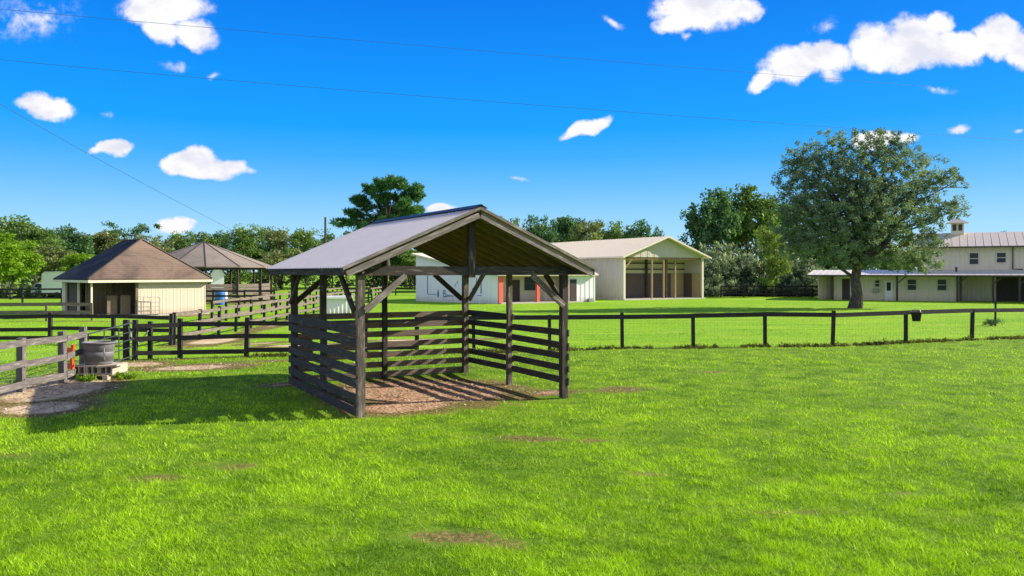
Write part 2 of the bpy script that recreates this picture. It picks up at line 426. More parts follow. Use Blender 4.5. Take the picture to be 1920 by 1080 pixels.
def make_ground():
    xs = axis(-24, 24, 0.2, 1500); ys = axis(3, 46, 0.2, 1500)
    X, Y = np.meshgrid(xs, ys)
    Z = ground_z(X, Y)
    nx, ny = len(xs), len(ys)
    co = np.stack([X, Y, Z], -1).reshape(-1, 3)
    i = (np.arange(ny - 1)[:, None] * nx + np.arange(nx - 1)[None, :]).ravel()
    faces = np.stack([i, i + 1, i + nx + 1, i + nx], -1)
    me = bpy.data.meshes.new('ground')
    me.vertices.add(len(co)); me.vertices.foreach_set('co', co.ravel())
    me.loops.add(faces.size); me.loops.foreach_set('vertex_index', faces.ravel())
    me.polygons.add(len(faces)); me.polygons.foreach_set('loop_start', np.arange(0, faces.size, 4))
    me.update(calc_edges=True)
    at_ = me.attributes.new('dirt', 'FLOAT', 'POINT'); at_.data.foreach_set('value', dirt_at(co[:, 0], co[:, 1]).astype(np.float32))
    far = np.clip((co[:, 1] - front_y(co[:, 0])) / 0.8, 0, 1)
    a2 = me.attributes.new('mown', 'FLOAT', 'POINT'); a2.data.foreach_set('value', far.astype(np.float32))
    me.polygons.foreach_set('use_smooth', [True] * len(faces))
    m, t = new_mat('turf_and_dirt')
    pos = pos_of(t)
    dirt = t.n('ShaderNodeAttribute', attribute_name='dirt').outputs['Fac']
    mown = t.n('ShaderNodeAttribute', attribute_name='mown').outputs['Fac']
    big = t.noise(pos, 0.22, 4); mid = t.noise(pos, 1.3, 5); fine = t.noise(pos, 14, 4, 0.7); streak = t.noise(t.mapping(pos, (0.12, 1.4, 1), rot=(0, 0, 0.12)), 1.0, 5, 0.65)
    g = t.ramp(mid, [(0.3, (0.06, 0.12, 0.008, 1)), (0.5, (0.11, 0.205, 0.010, 1)), (0.7, (0.18, 0.27, 0.018, 1))])
    g2 = t.ramp(streak, [(0.3, (0.10, 0.24, 0.008, 1)), (0.5, (0.18, 0.36, 0.010, 1)), (0.72, (0.31, 0.45, 0.02, 1))])
    g2 = t.mix(t.math('MULTIPLY', t.sstep(big, 0.4, 0.7), 0.5), g2, (0.29, 0.42, 0.035, 1))
    g2 = t.mix(t.math('MULTIPLY', fine, 0.35), g2, (0.10, 0.21, 0.012, 1))
    gr = t.mix(mown, g, g2)
    soil = t.ramp(mid, [(0.3, (0.36, 0.26, 0.15, 1)), (0.5, (0.54, 0.42, 0.25, 1)), (0.72, (0.66, 0.55, 0.37, 1))])
    sx = t.n('ShaderNodeSeparateXYZ'); t.l(pos, sx.inputs[0])
    warm = t.ramp(mid, [(0.3, (0.27, 0.155, 0.09, 1)), (0.5, (0.43, 0.27, 0.165, 1)), (0.72, (0.55, 0.38, 0.25, 1))])
    soil = t.mix(t.math('MULTIPLY', t.sstep(sx.outputs[0], -7.2, -5.6), t.math('SUBTRACT', 1.0, t.sstep(sx.outputs[1], 23, 25))), soil, warm)
    soil = t.mix(t.math('MULTIPLY', t.sstep(fine, 0.45, 0.75), 0.55), soil, (0.17, 0.10, 0.06, 1))
    dm = t.sstep(t.math('ADD', dirt, t.math('ADD', t.math('MULTIPLY', t.math('SUBTRACT', mid, 0.5), 1.1), t.math('MULTIPLY', t.math('SUBTRACT', fine, 0.5), 0.9))), 0.34, 0.58)
    thatch = t.mix(t.sstep(fine, .3, .7), (0.03, 0.035, 0.010, 1), (0.24, 0.18, 0.06, 1))
    soil = t.mix(t.sstep(dirt, 0.76, 0.95), thatch, soil)
    c = t.mix(dm, gr, soil)
    bh = t.math('ADD', t.math('MULTIPLY', fine, 0.6), mid)
    finish(t, c, 0.95, bh, 0.05, 0.1)
    me.materials.append(m)
    o = bpy.data.objects.new('ground', me); COL.objects.link(o)
    tag(o, kind='structure')


make_ground()


# ------------------------------------------------------------------ grass blades
def make_grass(N=640000):
    sy = RNG.uniform(40, 800, N)
    y = 4350.0 / sy
    x = RNG.uniform(-0.78, 0.78, N) * (y + 1.0)
    d = dirt_at(x, y) + (fbm(x * 1.6, y * 1.6, 21, 3) - 0.5) * 0.75; dl = dirt_at(x, y); d = np.where(dl < .75, d * .8, d)
    keep = RNG.random(N) > np.clip((d - 0.12) / 0.4, 0, 0.97)
    fy = front_y(x)
    beyond = y > fy
    keep |= (np.abs(y - fy + .05) < .28) & (RNG.random(N) < .55) & (np.abs(x) < 32) & (x > -12)
    keep &= (y < 82)
    # no turf through the slabs and buildings' footprints
    x, y, d, beyond, fy = x[keep], y[keep], d[keep], beyond[keep], fy[keep]
    n = len(x)
    patch = fbm(x * 0.35, y * 0.35, 5, 4); patch2 = fbm(x * 1.1 + 9, y * 1.1, 8, 3); tuft = fbm(x * 4.3, y * 4.3, 33, 3)
    clover = np.clip((fbm(x * 0.8 + 40, y * 1.1, 51, 3) - 0.58) / 0.08, 0, 1) * (~beyond)
    h = np.where(beyond, 0.035, 0.028 + 0.042 * np.clip(tuft * 2.0 - 0.5, 0, 1)) * RNG.uniform(0.5, 1.5, n)
    h *= np.where(beyond, 1.0, 0.75 + 0.5 * patch)
    near_fence = np.clip(1 - np.abs(y - fy + 0.1) / 0.5, 0, 1) * (np.abs(x) < 32) * (RNG.random(n) < 0.45)
    h += near_fence * RNG.uniform(0.05, 0.30, n) * np.clip((fbm(x * 1.3, y * 0, 41, 3) - 0.42) * 6, 0, 1)
    # grass creeping up round the shelter posts
    w = np.maximum(0.007, 0.00085 * y) * RNG.uniform(0.7, 1.3, n)
    az = RNG.uniform(0, 2 * np.pi, n); lean = RNG.uniform(0.2, 1.5, n) * h; la = RNG.uniform(0, 2 * np.pi, n)
    z0 = ground_z(x, y) - 0.005
    ca, sa = np.cos(az) * w / 2, np.sin(az) * w / 2
    co = np.empty((n, 3, 3), np.float32)
    co[:, 0] = np.stack([x - ca, y - sa, z0], -1); co[:, 1] = np.stack([x + ca, y + sa, z0], -1)
    co[:, 2] = np.stack([x + np.cos(la) * lean, y + np.sin(la) * lean, z0 + h], -1)
    tint = np.clip(0.55 + 0.45 * (patch - 0.5) + 0.6 * (patch2 - 0.5) + 0.9 * (tuft - .5) - 0.42 * clover + RNG.normal(0, 0.30, n) - 0.5 * near_fence - 0.25 * (tuft < 0.34), 0, 1)
    streak = fbm(x * .10 + y * .02, y * .9, 71, 4)
    tint = np.where(beyond, np.clip(tint + 0.08 + 1.6 * (streak - .5), 0, 1), tint)
    # darker broad-leaved tufts
    me = bpy.data.meshes.new('grass')
    me.vertices.add(n * 3); me.vertices.foreach_set('co', co.ravel())
    me.loops.add(n * 3); me.loops.foreach_set('vertex_index', np.arange(n * 3))
    me.polygons.add(n); me.polygons.foreach_set('loop_start', np.arange(0, n * 3, 3))
    me.update(calc_edges=True)
    a = me.attributes.new('tint', 'FLOAT', 'POINT'); a.data.foreach_set('value', np.repeat(tint, 3).astype(np.float32))
    me.materials.append(M['grass'])
    o = bpy.data.objects.new('grass', me); COL.objects.link(o)
    tag(o, 'bright green pasture grass growing over the whole field', 'grass', kind='stuff')


make_grass()

def make_litter(N=9000):
    rng = np.random.default_rng(4)
    x = rng.uniform(-14, 4, N * 6); y = rng.uniform(14.5, 29, N * 6)
    d = dirt_at(x, y); k = rng.random(len(x)) < np.clip((d - .45) * 1.4, 0, 1)
    x, y = x[k][:N], y[k][:N]; n = len(x); z = ground_z(x, y) + rng.uniform(.004, .02, n)
    a = rng.uniform(0, 6.28, n); l = rng.uniform(.012, .05, n); w = rng.uniform(.006, .018, n); tl = rng.normal(0, .25, n)
    ca, sa = np.cos(a), np.sin(a); co = np.empty((n, 4, 3), np.float32)
    for i, (p, q) in enumerate(((-1, -1), (1, -1), (1, 1), (-1, 1))):
        co[:, i] = np.stack([x + ca * l * p - sa * w * q, y + sa * l * p + ca * w * q, z + tl * l * p * .6], -1)
    me = bpy.data.meshes.new('litter'); me.vertices.add(n * 4); me.vertices.foreach_set('co', co.ravel())
    me.loops.add(n * 4); me.loops.foreach_set('vertex_index', np.arange(n * 4))
    me.polygons.add(n); me.polygons.foreach_set('loop_start', np.arange(0, n * 4, 4)); me.update(calc_edges=True)
    a_ = me.attributes.new('tint', 'FLOAT', 'POINT'); a_.data.foreach_set('value', np.repeat(rng.random(n), 4).astype(np.float32))
    m, t = new_mat('dry_litter'); at_ = t.n('ShaderNodeAttribute', attribute_name='tint').outputs['Fac']
    finish(t, t.ramp(at_, [(0, (.12, .065, .04, 1)), (.35, (.30, .17, .10, 1)), (.7, (.52, .35, .22, 1)), (1, (.66, .52, .37, 1))]), .9)
    me.materials.append(m)
    o = bpy.data.objects.new('litter', me); COL.objects.link(o)
    tag(o, 'brown wood chips and dry straw strewn over the bare dirt', 'litter', kind='stuff')


make_litter()

# ------------------------------------------------------------------ the run-in shelter
S = lambda a, b, z: A + U * a + W_ * b + V((0, 0, z))
sh = thing('run_in_shelter', A, 'open weathered timber run-in shelter with slatted walls and a metal gable roof', 'shelter')
ZP = 3.04
posts = [(0, 0, .155, 'post_timber'), (SW, 0, .15, 'dark_timber'), (0, SD, .15, 'dark_timber'), (SW, SD, .15, 'post_timber'),
         (0, SD / 2, .13, 'dark_timber'), (SW / 2, SD, .12, 'dark_timber'), (SW, SD / 2, .12, 'post_timber')]
for a, b, w, mt in posts:
    pb = MB(); p0 = S(a, b, -0.2); n = 7
    prev = None
    pts = [p0 + V((random.uniform(-.008, .008), random.uniform(-.008, .008), (ZP + .2) * k / n)) for k in range(n + 1)]
    for k in range(n):
        ww = w * (1 + 0.06 * math.sin(k * 1.7 + a))
        c = [pts[k] + U * (i * w / 2) + W_ * (j * w / 2) for i, j in ((-1, -1), (1, -1), (1, 1), (-1, 1))]
        c2 = [pts[k + 1] + U * (i * w / 2) + W_ * (j * w / 2) for i, j in ((-1, -1), (1, -1), (1, 1), (-1, 1))]
        if k == 0: base_u = random.uniform(0, 40)
        for q in range(4):
            r = (q + 1) % 4
            pb.face([c[q], c[r], c2[r], c2[q]], [(base_u + k * .45, q * w), (base_u + k * .45, q * w + w), (base_u + k * .45 + .45, q * w + w), (base_u + k * .45 + .45, q * w)])
        if k == n - 1: pb.face(c2)
    pb.build('post', M[mt], sh)
tb = lambda n, p, q, w, h, mt='dark_timber', up=V((0, 0, 1)), **k: one(n, M[mt], lambda b: b.beam(p, q, w, h, up), sh, bevel=0.006, **k)
# tie beams and wall plates
tb('tie_beam', S(-.07, -.10, 2.925), S(SW + .07, -.10, 2.925), .05, .19, 'dark_timber')
tb('tie_beam', S(-.07, SD + .10, 2.925), S(SW + .07, SD + .10, 2.925), .05, .19)
tb('wall_plate', S(-.10, -.45, 2.95), S(-.10, SD + .5, 2.95), .05, .19, 'dark_timber')
tb('wall_plate', S(SW + .10, -.45, 2.95), S(SW + .10, SD + .5, 2.95), .05, .19)
# king posts
zr = lambda t: 4.27 - 0.43 * t
tb('king_post', S(SW / 2, -.09, 2.78), S(SW / 2, -.09, 4.02), .15, .13, up=W_)
tb('king_post', S(SW / 2, SD + .09, 2.83), S(SW / 2, SD + .09, 4.02), .13, .12, up=W_)
tb('ridge_beam', S(SW / 2, -.5, 4.09), S(SW / 2, SD + .55, 4.09), .05, .17, 'dark_timber')
# knee braces
for p, q, mt in ((S(.06, -.11, 2.12), S(.92, -.11, 2.83), 'fascia'), (S(-.11, .08, 2.12), S(-.11, .95, 2.85), 'dark_timber'),
                 (S(SW - .06, -.11, 2.12), S(SW - .92, -.11, 2.83), 'post_timber'), (S(SW + .1, .08, 2.12), S(SW + .1, .95, 2.85), 'dark_timber'),
                 (S(-.11, SD - .08, 2.12), S(-.11, SD - .95, 2.85), 'dark_timber'), (S(.06, SD + .10, 2.12), S(.92, SD + .10, 2.83), 'dark_timber'),
                 (S(SW - .06, SD + .10, 2.12), S(SW - .92, SD + .10, 2.83), 'dark_timber'), (S(SW + .1, SD - .08, 2.12), S(SW + .1, SD - .95, 2.85), 'post_timber')):
    tb('knee_brace', p, q, .06, .13, mt)
# slatted walls: seven boards, spaced
ZS = [.11, .385, .655, .925, 1.195, 1.465, 1.735]
for i, z in enumerate(ZS):
    j = lambda: random.uniform(-.025, .025)
    tb('wall_plank', S(-.10, -.10, z + j()), S(-.10, SD + .12, z + j()), .035, .18 if i < 6 else .2, 'plank')
    tb('wall_plank', S(-.1, SD + .085, z + j()), S(SW + .07, SD + .085, z + j()), .035, .155, 'plank_brown')
    if i > 0: tb('wall_plank', S(SW + .085, SD / 2 - .08, z + j()), S(SW + .085, SD + .07, z + j()), .035, .155, 'plank')
    if 0 < i < 6: tb('wall_plank', S(SW + .085, -.09, z + j()), S(SW + .085, SD / 2 - .09, z + j()), .035, .155, 'plank')
# rafters and sheathing
OH = 0.50; B0, B1 = -.52, SD + .62
ta = SW / 2 + OH
for k in range(11):
    b_ = B0 + .22 + k * (B1 - B0 - .4) / 10
    for sg in (-1, 1):
        c = lambda t, off: S(SW / 2 + sg * t, b_, zr(t) - off)
        tb('rafter', c(.03, .13), c(ta - .06, .13), .05, .155, 'rafter', up=V((0, 0, 1)))
NB = 12
for sg in (-1, 1):
    bb = MB()
    for k in range(NB):
        t0, t1 = ta * k / NB + .004, ta * (k + 1) / NB - .004
        cs = [S(SW / 2 + sg * t, b, zr(t) - o) for b in (B0 + .03, B1 - .03) for t, o in ((t0, .05), (t1, .05), (t1, .025), (t0, .025))]
        if sg < 0: cs = [cs[i] for i in (3, 2, 1, 0, 7, 6, 5, 4)]
        bb.hexa(cs, B1 - B0, .25)
    bb.build('roof_sheathing', M['soffit'], sh)
    # ribbed metal sheet
    mb = MB(); prof = []
    b = B0 - .03
    while b < B1 + .03:
        prof += [(b, 0), (b + .05, 0), (b + .065, .022), (b + .085, .022), (b + .10, 0)]; b += .19
    prof = [(b, o) for b, o in prof]
    for (b0, o0), (b1, o1) in zip(prof, prof[1:]):
        q = [S(SW / 2 + sg * .05, b0, zr(.05) + o0), S(SW / 2 + sg * (ta + .06), b0, zr(ta + .06) + o0),
             S(SW / 2 + sg * (ta + .06), b1, zr(ta + .06) + o1), S(SW / 2 + sg * .05, b1, zr(.05) + o1)]
        mb.face(q if sg > 0 else q[::-1])
        q2 = [p - V((0, 0, .006)) for p in q]
        mb.face(q2[::-1] if sg > 0 else q2)
    mb.build('roof_sheet', M['galv'], sh)
    # rake fascia boards, two deep, front and back
    for bf, sn in ((B0, -1), (B1, 1)):
        c = lambda t, off, bo: S(SW / 2 + sg * t, bf + sn * bo, zr(t) - off)
        rk = tb('rake_board', c(.0, .022, .02), c(ta + .04, .022, .02), .03, .06, 'fascia' if sn < 0 else 'dark_timber')
        tb('rake_board', c(.02, .165, -.012), c(ta - .05, .165, -.012), .035, .12, 'fascia' if sn < 0 else 'dark_timber')
    c = lambda b: S(SW / 2 + sg * (ta + .01), b, zr(ta) - .10)
    tb('eave_fascia', c(B0 + .02), c(B1 - .02), .03, .14, 'dark_timber')
rc = MB()
for sg in (-1, 1):
    q = [S(SW / 2, B0 - .05, zr(0) + .06), S(SW / 2 + sg * .16, B0 - .05, zr(.16) + .045), S(SW / 2 + sg * .16, B1 + .05, zr(.16) + .045), S(SW / 2, B1 + .05, zr(0) + .06)]
    rc.face(q if sg > 0 else q[::-1])
    q2 = [p - V((0, 0, .005)) for p in q]; rc.face(q2[::-1] if sg > 0 else q2)
rc.build('ridge_cap', M['dark_metal'], sh)

# ------------------------------------------------------------------ fences
def fence(name, label, pts, rails, mt, post_h=1.34, post_w=.12, rail_w=.15, top_only=False, mesh=False, post_mt=None, group=None, side=1, skip=()):
    pts = [V((p[0], p[1], 0)) for p in pts]
    r = thing(name, pts[0], label, 'fence', group)
    for p in pts:
        if p in skip: continue
        z = float(ground_z(np.array([p.x]), np.array([p.y]))[0])
        one('post', M[post_mt or mt], lambda b: b.beam(p + V((0, 0, z - .2)), p + V((random.uniform(-.045, .045), random.uniform(-.045, .045), post_h + random.uniform(-.06, .05))), post_w, post_w, V((0, 1, 0))), r, bevel=.008)
    for i in range(len(pts) - 1):
        p, q = pts[i], pts[i + 1]; d = (q - p).normalized(); nrm = V((d.y, -d.x, 0)) * (side * (post_w / 2 + .014 + .002 * (i % 2)))
        for z in rails:
            j0, j1 = random.uniform(-.03, .03), random.uniform(-.03, .03)
            one('rail', M[mt], lambda b: b.beam(p + nrm + V((0, 0, z + j0)) - d * .01, q + nrm + V((0, 0, z + j1)) + d * .01, .026, rail_w), r)
    if mesh:
        wb = MB()
        for i in range(len(pts) - 1):
            p, q = pts[i], pts[i + 1]; d = q - p; L = d.length; d.normalize(); nn = V((d.y, -d.x, 0)) * (-side * (post_w / 2 + .004))
            k = 0.0
            while k < L:
                wb.beam(p + d * k + nn + V((0, 0, .03)), p + d * k + nn + V((0, 0, mesh)), .0028, .0028, V((0, 1, 0))); k += .15
            z = .05
            while z < mesh:
                wb.beam(p + nn + V((0, 0, z)), q + nn + V((0, 0, z)), .0028, .0028); z += .10
        wb.build('wire_mesh', M['wire'], r)
    return r


fr = [(-3.4, 28.7), (-1.38, 29.2), (1.4, 29.6), (4.15, 30.1), (6.9, 30.45), (9.84, 31.1), (12.5, 31.2), (16.0, 32.5), (19.6, 34.1), (23.2, 35.6), (26.8, 37.0), (30.4, 38.3)]
paddock = fence('paddock_fence', 'black post and single top board fence with wire mesh across the right lawn', fr, [1.24], 'fence_black', 1.36, .12, .17, mesh=1.15)
fence('board_fence', 'black three-board fence between the water tank and the shelter', [(-12.45, 26.4), (-11.2, 27.0), (-9.1, 27.4), (-7.0, 27.8), (-5.2, 28.3), (-3.42, 28.7)], [1.13, .70, .22], 'fence_black', 1.3, .14, .15)
fence('grey_fence', 'sunlit grey three-board fence running along the left edge by the dirt', [(-11.55, 15.3), (-11.6, 17.2), (-11.72, 19.1), (-11.5, 20.5), (-11.95, 22.3)], [1.2, .72, .25], 'fence_grey', 1.34, .15, .16, mesh=1.1, side=1)
fence('cross_fence', 'black board fence crossing behind the grey fence on the left', [(-33, 30.5), (-29, 31), (-25.2, 31.4), (-21.5, 31.8), (-18.6, 32.2), (-16.0, 32.1), (-13.4, 31.4)], [1.12, .62, .25], 'fence_black', 1.25, .13, .15)
fence('lane_fence', 'faded brown board fence running straight back along the dirt lane', [(-13.35, 31.6)] + [(-13.3 - .022 * k * 2.4, 34.0 + k * 2.4) for k in range(26)], [1.22, .80, .36], 'fence_brown', 1.32, .12, .14, post_mt='fence_black')
fence('lane_fence', 'second brown board fence on the far side of the dirt lane', [(-16.9 - .03 * k * 2.5, 45 + k * 2.5) for k in range(18)], [1.22, .80, .36], 'fence_brown', 1.32, .12, .14, post_mt='fence_black')
fence('rail_fence', 'low pale two-rail fence in front of the brown-roofed stable', [(-38, 45.5), (-34.5, 46.2), (-30.6, 46.8), (-27.6, 47.4), (-25.2, 48.0)], [.98, .52], 'fence_brown', 1.08, .10, .20)
fence('pasture_fence', 'dark board fence far off by the parked trailer', [(-62, 74), (-58, 74.5), (-54, 75), (-50, 75.5), (-46.5, 76), (-43, 76.4), (-39, 76.8)], [1.25, .85, .45], 'fence_black', 1.4, .14, .16)
fence('pasture_fence', 'dark board fence at the foot of the trees behind the pump shed', [(-24 + 3.2 * k, 100 - .3 * k) for k in range(8)], [1.25, .8, .4], 'fence_black', 1.4, .14, .17)
fence('pasture_fence', 'dark board fence between the hedge pines and the beige stable house', [(24 + 2.6 * k, 92 - .1 * k) for k in range(7)], [1.25, .8, .4], 'fence_black', 1.4, .14, .17)
fence('corral_fence', 'black board corral fence in front of the round pen', [(-30.5, 66.5), (-27.8, 66.7), (-25, 66.9), (-22.4, 67.1), (-20, 67.3)], [1.3, .9, .5], 'fence_black', 1.45, .14, .16)

# pipe gate leaning between the grey fence and the board fence
g0, g1 = V((-11.95, 22.55, 0)), V((-12.4, 26.15, 0))
gt = thing('pipe_gate', g0, 'thin dark metal pipe gate standing open behind the water tank', 'gate')
gd = (g1 - g0)
def gate_frame(b, g0=g0, gd=gd, h=1.15, r=.022):
    b.tube([g0 + V((0, 0, .15)), g0 + V((0, 0, h)), g0 + gd + V((0, 0, h + .1)), g0 + gd + V((0, 0, .15)), g0 + V((0, 0, .15))], r, 6)
one('gate_frame', M['gate_dark'], gate_frame, gt)
for z in (.4, .65, .9): one('gate_rail', M['gate_dark'], lambda b: b.tube([g0 + V((0, 0, z)), g1 + V((0, 0, z + .06))], .016, 6), gt)
for f in (.33, .66): one('gate_stay', M['gate_dark'], lambda b: b.tube([g0 + gd * f + V((0, 0, .15)), g0 + gd * f + V((0, 0, 1.18))], .02, 6), gt)
# gate hardware post by the board fence
hp = thing('gate_post', (-12.62, 26.6, 0), 'twin black gate post beside the water tank with a chain hung on it', 'post')
one('post', M['fence_black'], lambda b: (b.beam((-12.75, 26.45, -.2), (-12.75, 26.45, 1.32), .16, .16, V((0, 1, 0))), b.beam((-12.1, 26.75, -.2), (-12.1, 26.75, 1.25), .12, .12, V((0, 1, 0)))), hp, bevel=.01)
one('chain', M['pipe'], lambda b: b.tube([(-12.62, 26.34, 1.1), (-12.5, 26.3, .75), (-12.3, 26.4, .55), (-12.12, 26.66, .95)], .025, 6), hp)

# ------------------------------------------------------------------ water tank on its block stand
TC = V((-11.2, 21.7, 0))
st = thing('block_stand', TC, 'pale hollow concrete blocks stacked as a low stand under the grey tank', 'stand')
def blocks(b):
    for i in range(3):
        x0 = TC.x - .5 + i * .36
        for (dx, w) in ((0, .045), (.155, .035), (.305, .045)):
            b.box((x0 + dx, TC.y - .42, .20), (w, 0, 0), (0, .84, 0), (0, 0, .17))
        b.box((x0, TC.y - .42, .20), (.35, 0, 0), (0, .84, 0), (0, 0, -.035))
        b.box((x0, TC.y - .42, .37), (.35, 0, 0), (0, .84, 0), (0, 0, .035))
one('hollow_block', M['pallet'], blocks, st, bevel=.008)
for dx, dy, w in ((-.5, -.40, .2), (.34, -.5, .14), (.5, .1, .14), (-.45, .25, .2)):
    one('foot_block', M['pallet'] if dx > 0 else M['dark_timber'], lambda b: b.box((TC.x + dx, TC.y + dy, -.08), (w, 0, 0), (0, .2, 0), (0, 0, .24)), st, bevel=.01)
one('deck_board', M['pallet'], lambda b: b.box((TC.x + .2, TC.y - .55, .36), (.5, .1, .03), (-.03, .5, 0), (0, 0, .045)), st, bevel=.006)
tk = thing('stock_tank', TC + V((0, 0, .41)), 'grey ribbed rubber stock tank standing on concrete blocks', 'water tank')
prof = [(.0, .0), (.36, .0), (.385, .03), (.392, .15), (.375, .17), (.375, .19), (.405, .21), (.412, .33), (.393, .35), (.393, .37), (.422, .39), (.43, .52), (.44, .55), (.475, .56), (.48, .60), (.445, .605), (.42, .57), (.39, .08), (.0, .06)]
one('tank_wall', M['tank'], lambda b: b.lathe(TC + V((0, 0, .41)), [(r * .9, z) for r, z in prof], 40), tk, smooth=True)
one('tank_handle', M['tank'], lambda b: b.tube([TC + V((.30, -.33, .86)), TC + V((.35, -.42, .74)), TC + V((.36, -.42, .58)), TC + V((.30, -.30, .50))], .02, 6), tk)
og = thing('marker_post', TC + V((-.66, -.05, 0)), 'bright orange plastic marker strip standing beside the grey tank', 'marker')
one('orange_post', M['orange'], lambda b: b.tube([TC + V((-.44, -.5, .27)), TC + V((-.46, -.5, .6)), TC + V((-.43, -.5, .97))], .05, 8), og)
one('red_bracket', M['red'], lambda b: (b.box(TC + V((-.62, -.44, .33)), (.14, 0, 0), (0, .06, 0), (0, 0, .14)), b.box(TC + V((-.64, -.44, .72)), (.16, 0, 0), (0, .06, 0), (0, 0, .17))), og, bevel=.01)

# ------------------------------------------------------------------ ribbed wall helper
def wall(b, p, q, z0, z1p, z1q=None, rib=.45, depth=.03, thick=.12):
    """upright sheet wall p->q (outer face on the right-hand side of p->q seen from above), vertical ribs"""
    z1q = z1p if z1q is None else z1q
    p, q = V((p[0], p[1], 0)), V((q[0], q[1], 0)); d = q - p; L = d.length; d.normalize(); n = V((d.y, -d.x, 0))
    zt = lambda s: z1p + (z1q - z1p) * s / L
    N = max(1, int(L / rib)); st = L / N
    prof = []
    for k in range(N):
        s = k * st
        prof += [(s, 0), (s + st * .70, 0), (s + st * .78, depth), (s + st * .92, depth)]
    prof.append((L, 0))
    for (s0, o0), (s1, o1) in zip(prof, prof[1:]):
        a, c = p + d * s0 + n * o0, p + d * s1 + n * o1
        b.face([a + V((0, 0, z0)), c + V((0, 0, z0)), c + V((0, 0, zt(s1))), a + V((0, 0, zt(s0)))])
    i0, i1 = p - n * thick, q - n * thick
    b.face([i1 + V((0, 0, z0)), i0 + V((0, 0, z0)), i0 + V((0, 0, z1p)), i1 + V((0, 0, z1q))])
    b.face([p + V((0, 0, z1p)), q + V((0, 0, z1q)), i1 + V((0, 0, z1q)), i0 + V((0, 0, z1p))])
    for e, i, zt_ in ((q, i1, z1q), (i0, p, z1p)):
        b.face([e + V((0, 0, z0)), i + V((0, 0, z0)), i + V((0, 0, zt_)), e + V((0, 0, zt_))])


def slab(b, pts, th):
    """roof plate from a polygon (counter-clockwise from above), th thick downward"""
    pts = [V(p) for p in pts]; lo = [p - V((0, 0, th)) for p in pts]
    b.face(pts); b.face(lo[::-1])
    for i in range(len(pts)):
        j = (i + 1) % len(pts)
        b.face([lo[i], lo[j], pts[j], pts[i]])


def window(parent, mt_frame, o, d, w, h, z, n, mull=True, t=.05):
    """window set on a wall: o = left bottom point on the outer face, d along the wall, n outward"""
    o = V(o) + V((0, 0, z)) + n * .012
    fr_ = MB()
    up = V((0, 0, 1))
    fr_.box(o, d * w, n * .05, up * t); fr_.box(o + up * (h - t), d * w, n * .05, up * t)
    fr_.box(o + up * t, d * t, n * .05, up * (h - 2 * t)); fr_.box(o + d * (w - t) + up * t, d * t, n * .05, up * (h - 2 * t))
    if mull: fr_.box(o + d * t + up * (h / 2 - .03), d * (w - 2 * t), n * .045, up * .06)
    f = fr_.build('window', mt_frame, parent)
    pane = MB(); pane.box(o + d * t + up * t + n * .004, d * (w - 2 * t), n * .014, up * (h - 2 * t)); pane.build('pane', M['glass'], f)
    return f


# ------------------------------------------------------------------ tan pole barn with open gable
u = V((.866, .5, 0)); v = V((-.5, .866, 0))
P = V((11.37, 82, 0)); BW, BL = 10.97, 24.0
PB = lambda a, b, z: P + u * a + v * b + V((0, 0, z))
barn = thing('pole_barn', P, 'tall tan metal pole barn with an open gable front and wooden posts', 'barn')
ZE, ZR = 4.55, 6.55
def _(b): wall(b, PB(0, BL, 0), PB(0, 0, 0), 0, ZE, rib=.5, depth=.035)
one('wall', M['tan_metal'], _, barn)
def _(b): wall(b, PB(BW, 0, 0), PB(BW, BL, 0), 0, ZE, rib=.5)
one('wall', M['tan_metal'], _, barn)
def _(b): wall(b, PB(BW, BL, 0), PB(0, BL, 0), 0, ZE, rib=.5)
one('wall', M['tan_metal'], _, barn)
def _(b):
    N = 24
    for k in range(N):
        a0, a1 = BW * k / N, BW * (k + 1) / N
        zt = lambda a: ZE + .1 + (ZR - ZE - .2) * (1 - abs(a - BW / 2) / (BW / 2))
        o = .02 if k % 2 else 0.0
        b.face([PB(a0, -.05 - o, ZE - .1), PB(a1 - .05, -.05 - o, ZE - .1), PB(a1 - .05, -.05 - o, zt(a1 - .05)), PB(a0, -.05 - o, zt(a0))])
        b.face([PB(a1 - .05, -.05 - o, ZE - .1), PB(a1, -.05 - .02 + o, ZE - .1), PB(a1, -.05 - .02 + o, zt(a1)), PB(a1 - .05, -.05 - o, zt(a1 - .05))])
    b.face([PB(0, .05, ZE - .1), PB(BW, .05, ZE - .1), PB(BW / 2, .05, ZR - .1)][::-1])
one('gable_sheet', M['tan_metal'], _, barn)
def _(b):
    ov = .55
    zt = lambda a: ZR - (ZR - ZE) / (BW / 2) * abs(a - BW / 2) + .12
    for a0, a1 in ((-ov, BW / 2), (BW / 2, BW + ov)):
        slab(b, [PB(a0, -.75, zt(a0)), PB(a1, -.75, zt(a1)), PB(a1, BL + .4, zt(a1)), PB(a0, BL + .4, zt(a0))], .09)
    N = 50
    for k in range(N):
        bb = -.7 + (BL + 1) * k / N
        b.beam(PB(-ov, bb, zt(-ov) + .02), PB(BW / 2, bb, zt(BW / 2) + .02), .05, .04)
one('roof', M['tan_roof'], _, barn)
def _(b):
    zt = lambda a: ZR - (ZR - ZE) / (BW / 2) * abs(a - BW / 2) + .05
    b.beam(PB(-.55, -.78, zt(-.55)), PB(BW / 2, -.78, zt(BW / 2)), .04, .15); b.beam(PB(BW / 2, -.78, zt(BW / 2)), PB(BW + .55, -.78, zt(BW + .55)), .04, .15)
    b.beam(PB(-.59, -.76, ZE - .12), PB(-.59, BL + .4, ZE - .12), .06, .16)
one('fascia', M['trim'], _, barn)
one('header_beam', M['new_timber'], lambda b: b.beam(PB(0, .08, ZE - .2), PB(BW, .08, ZE - .2), .1, .25), barn)
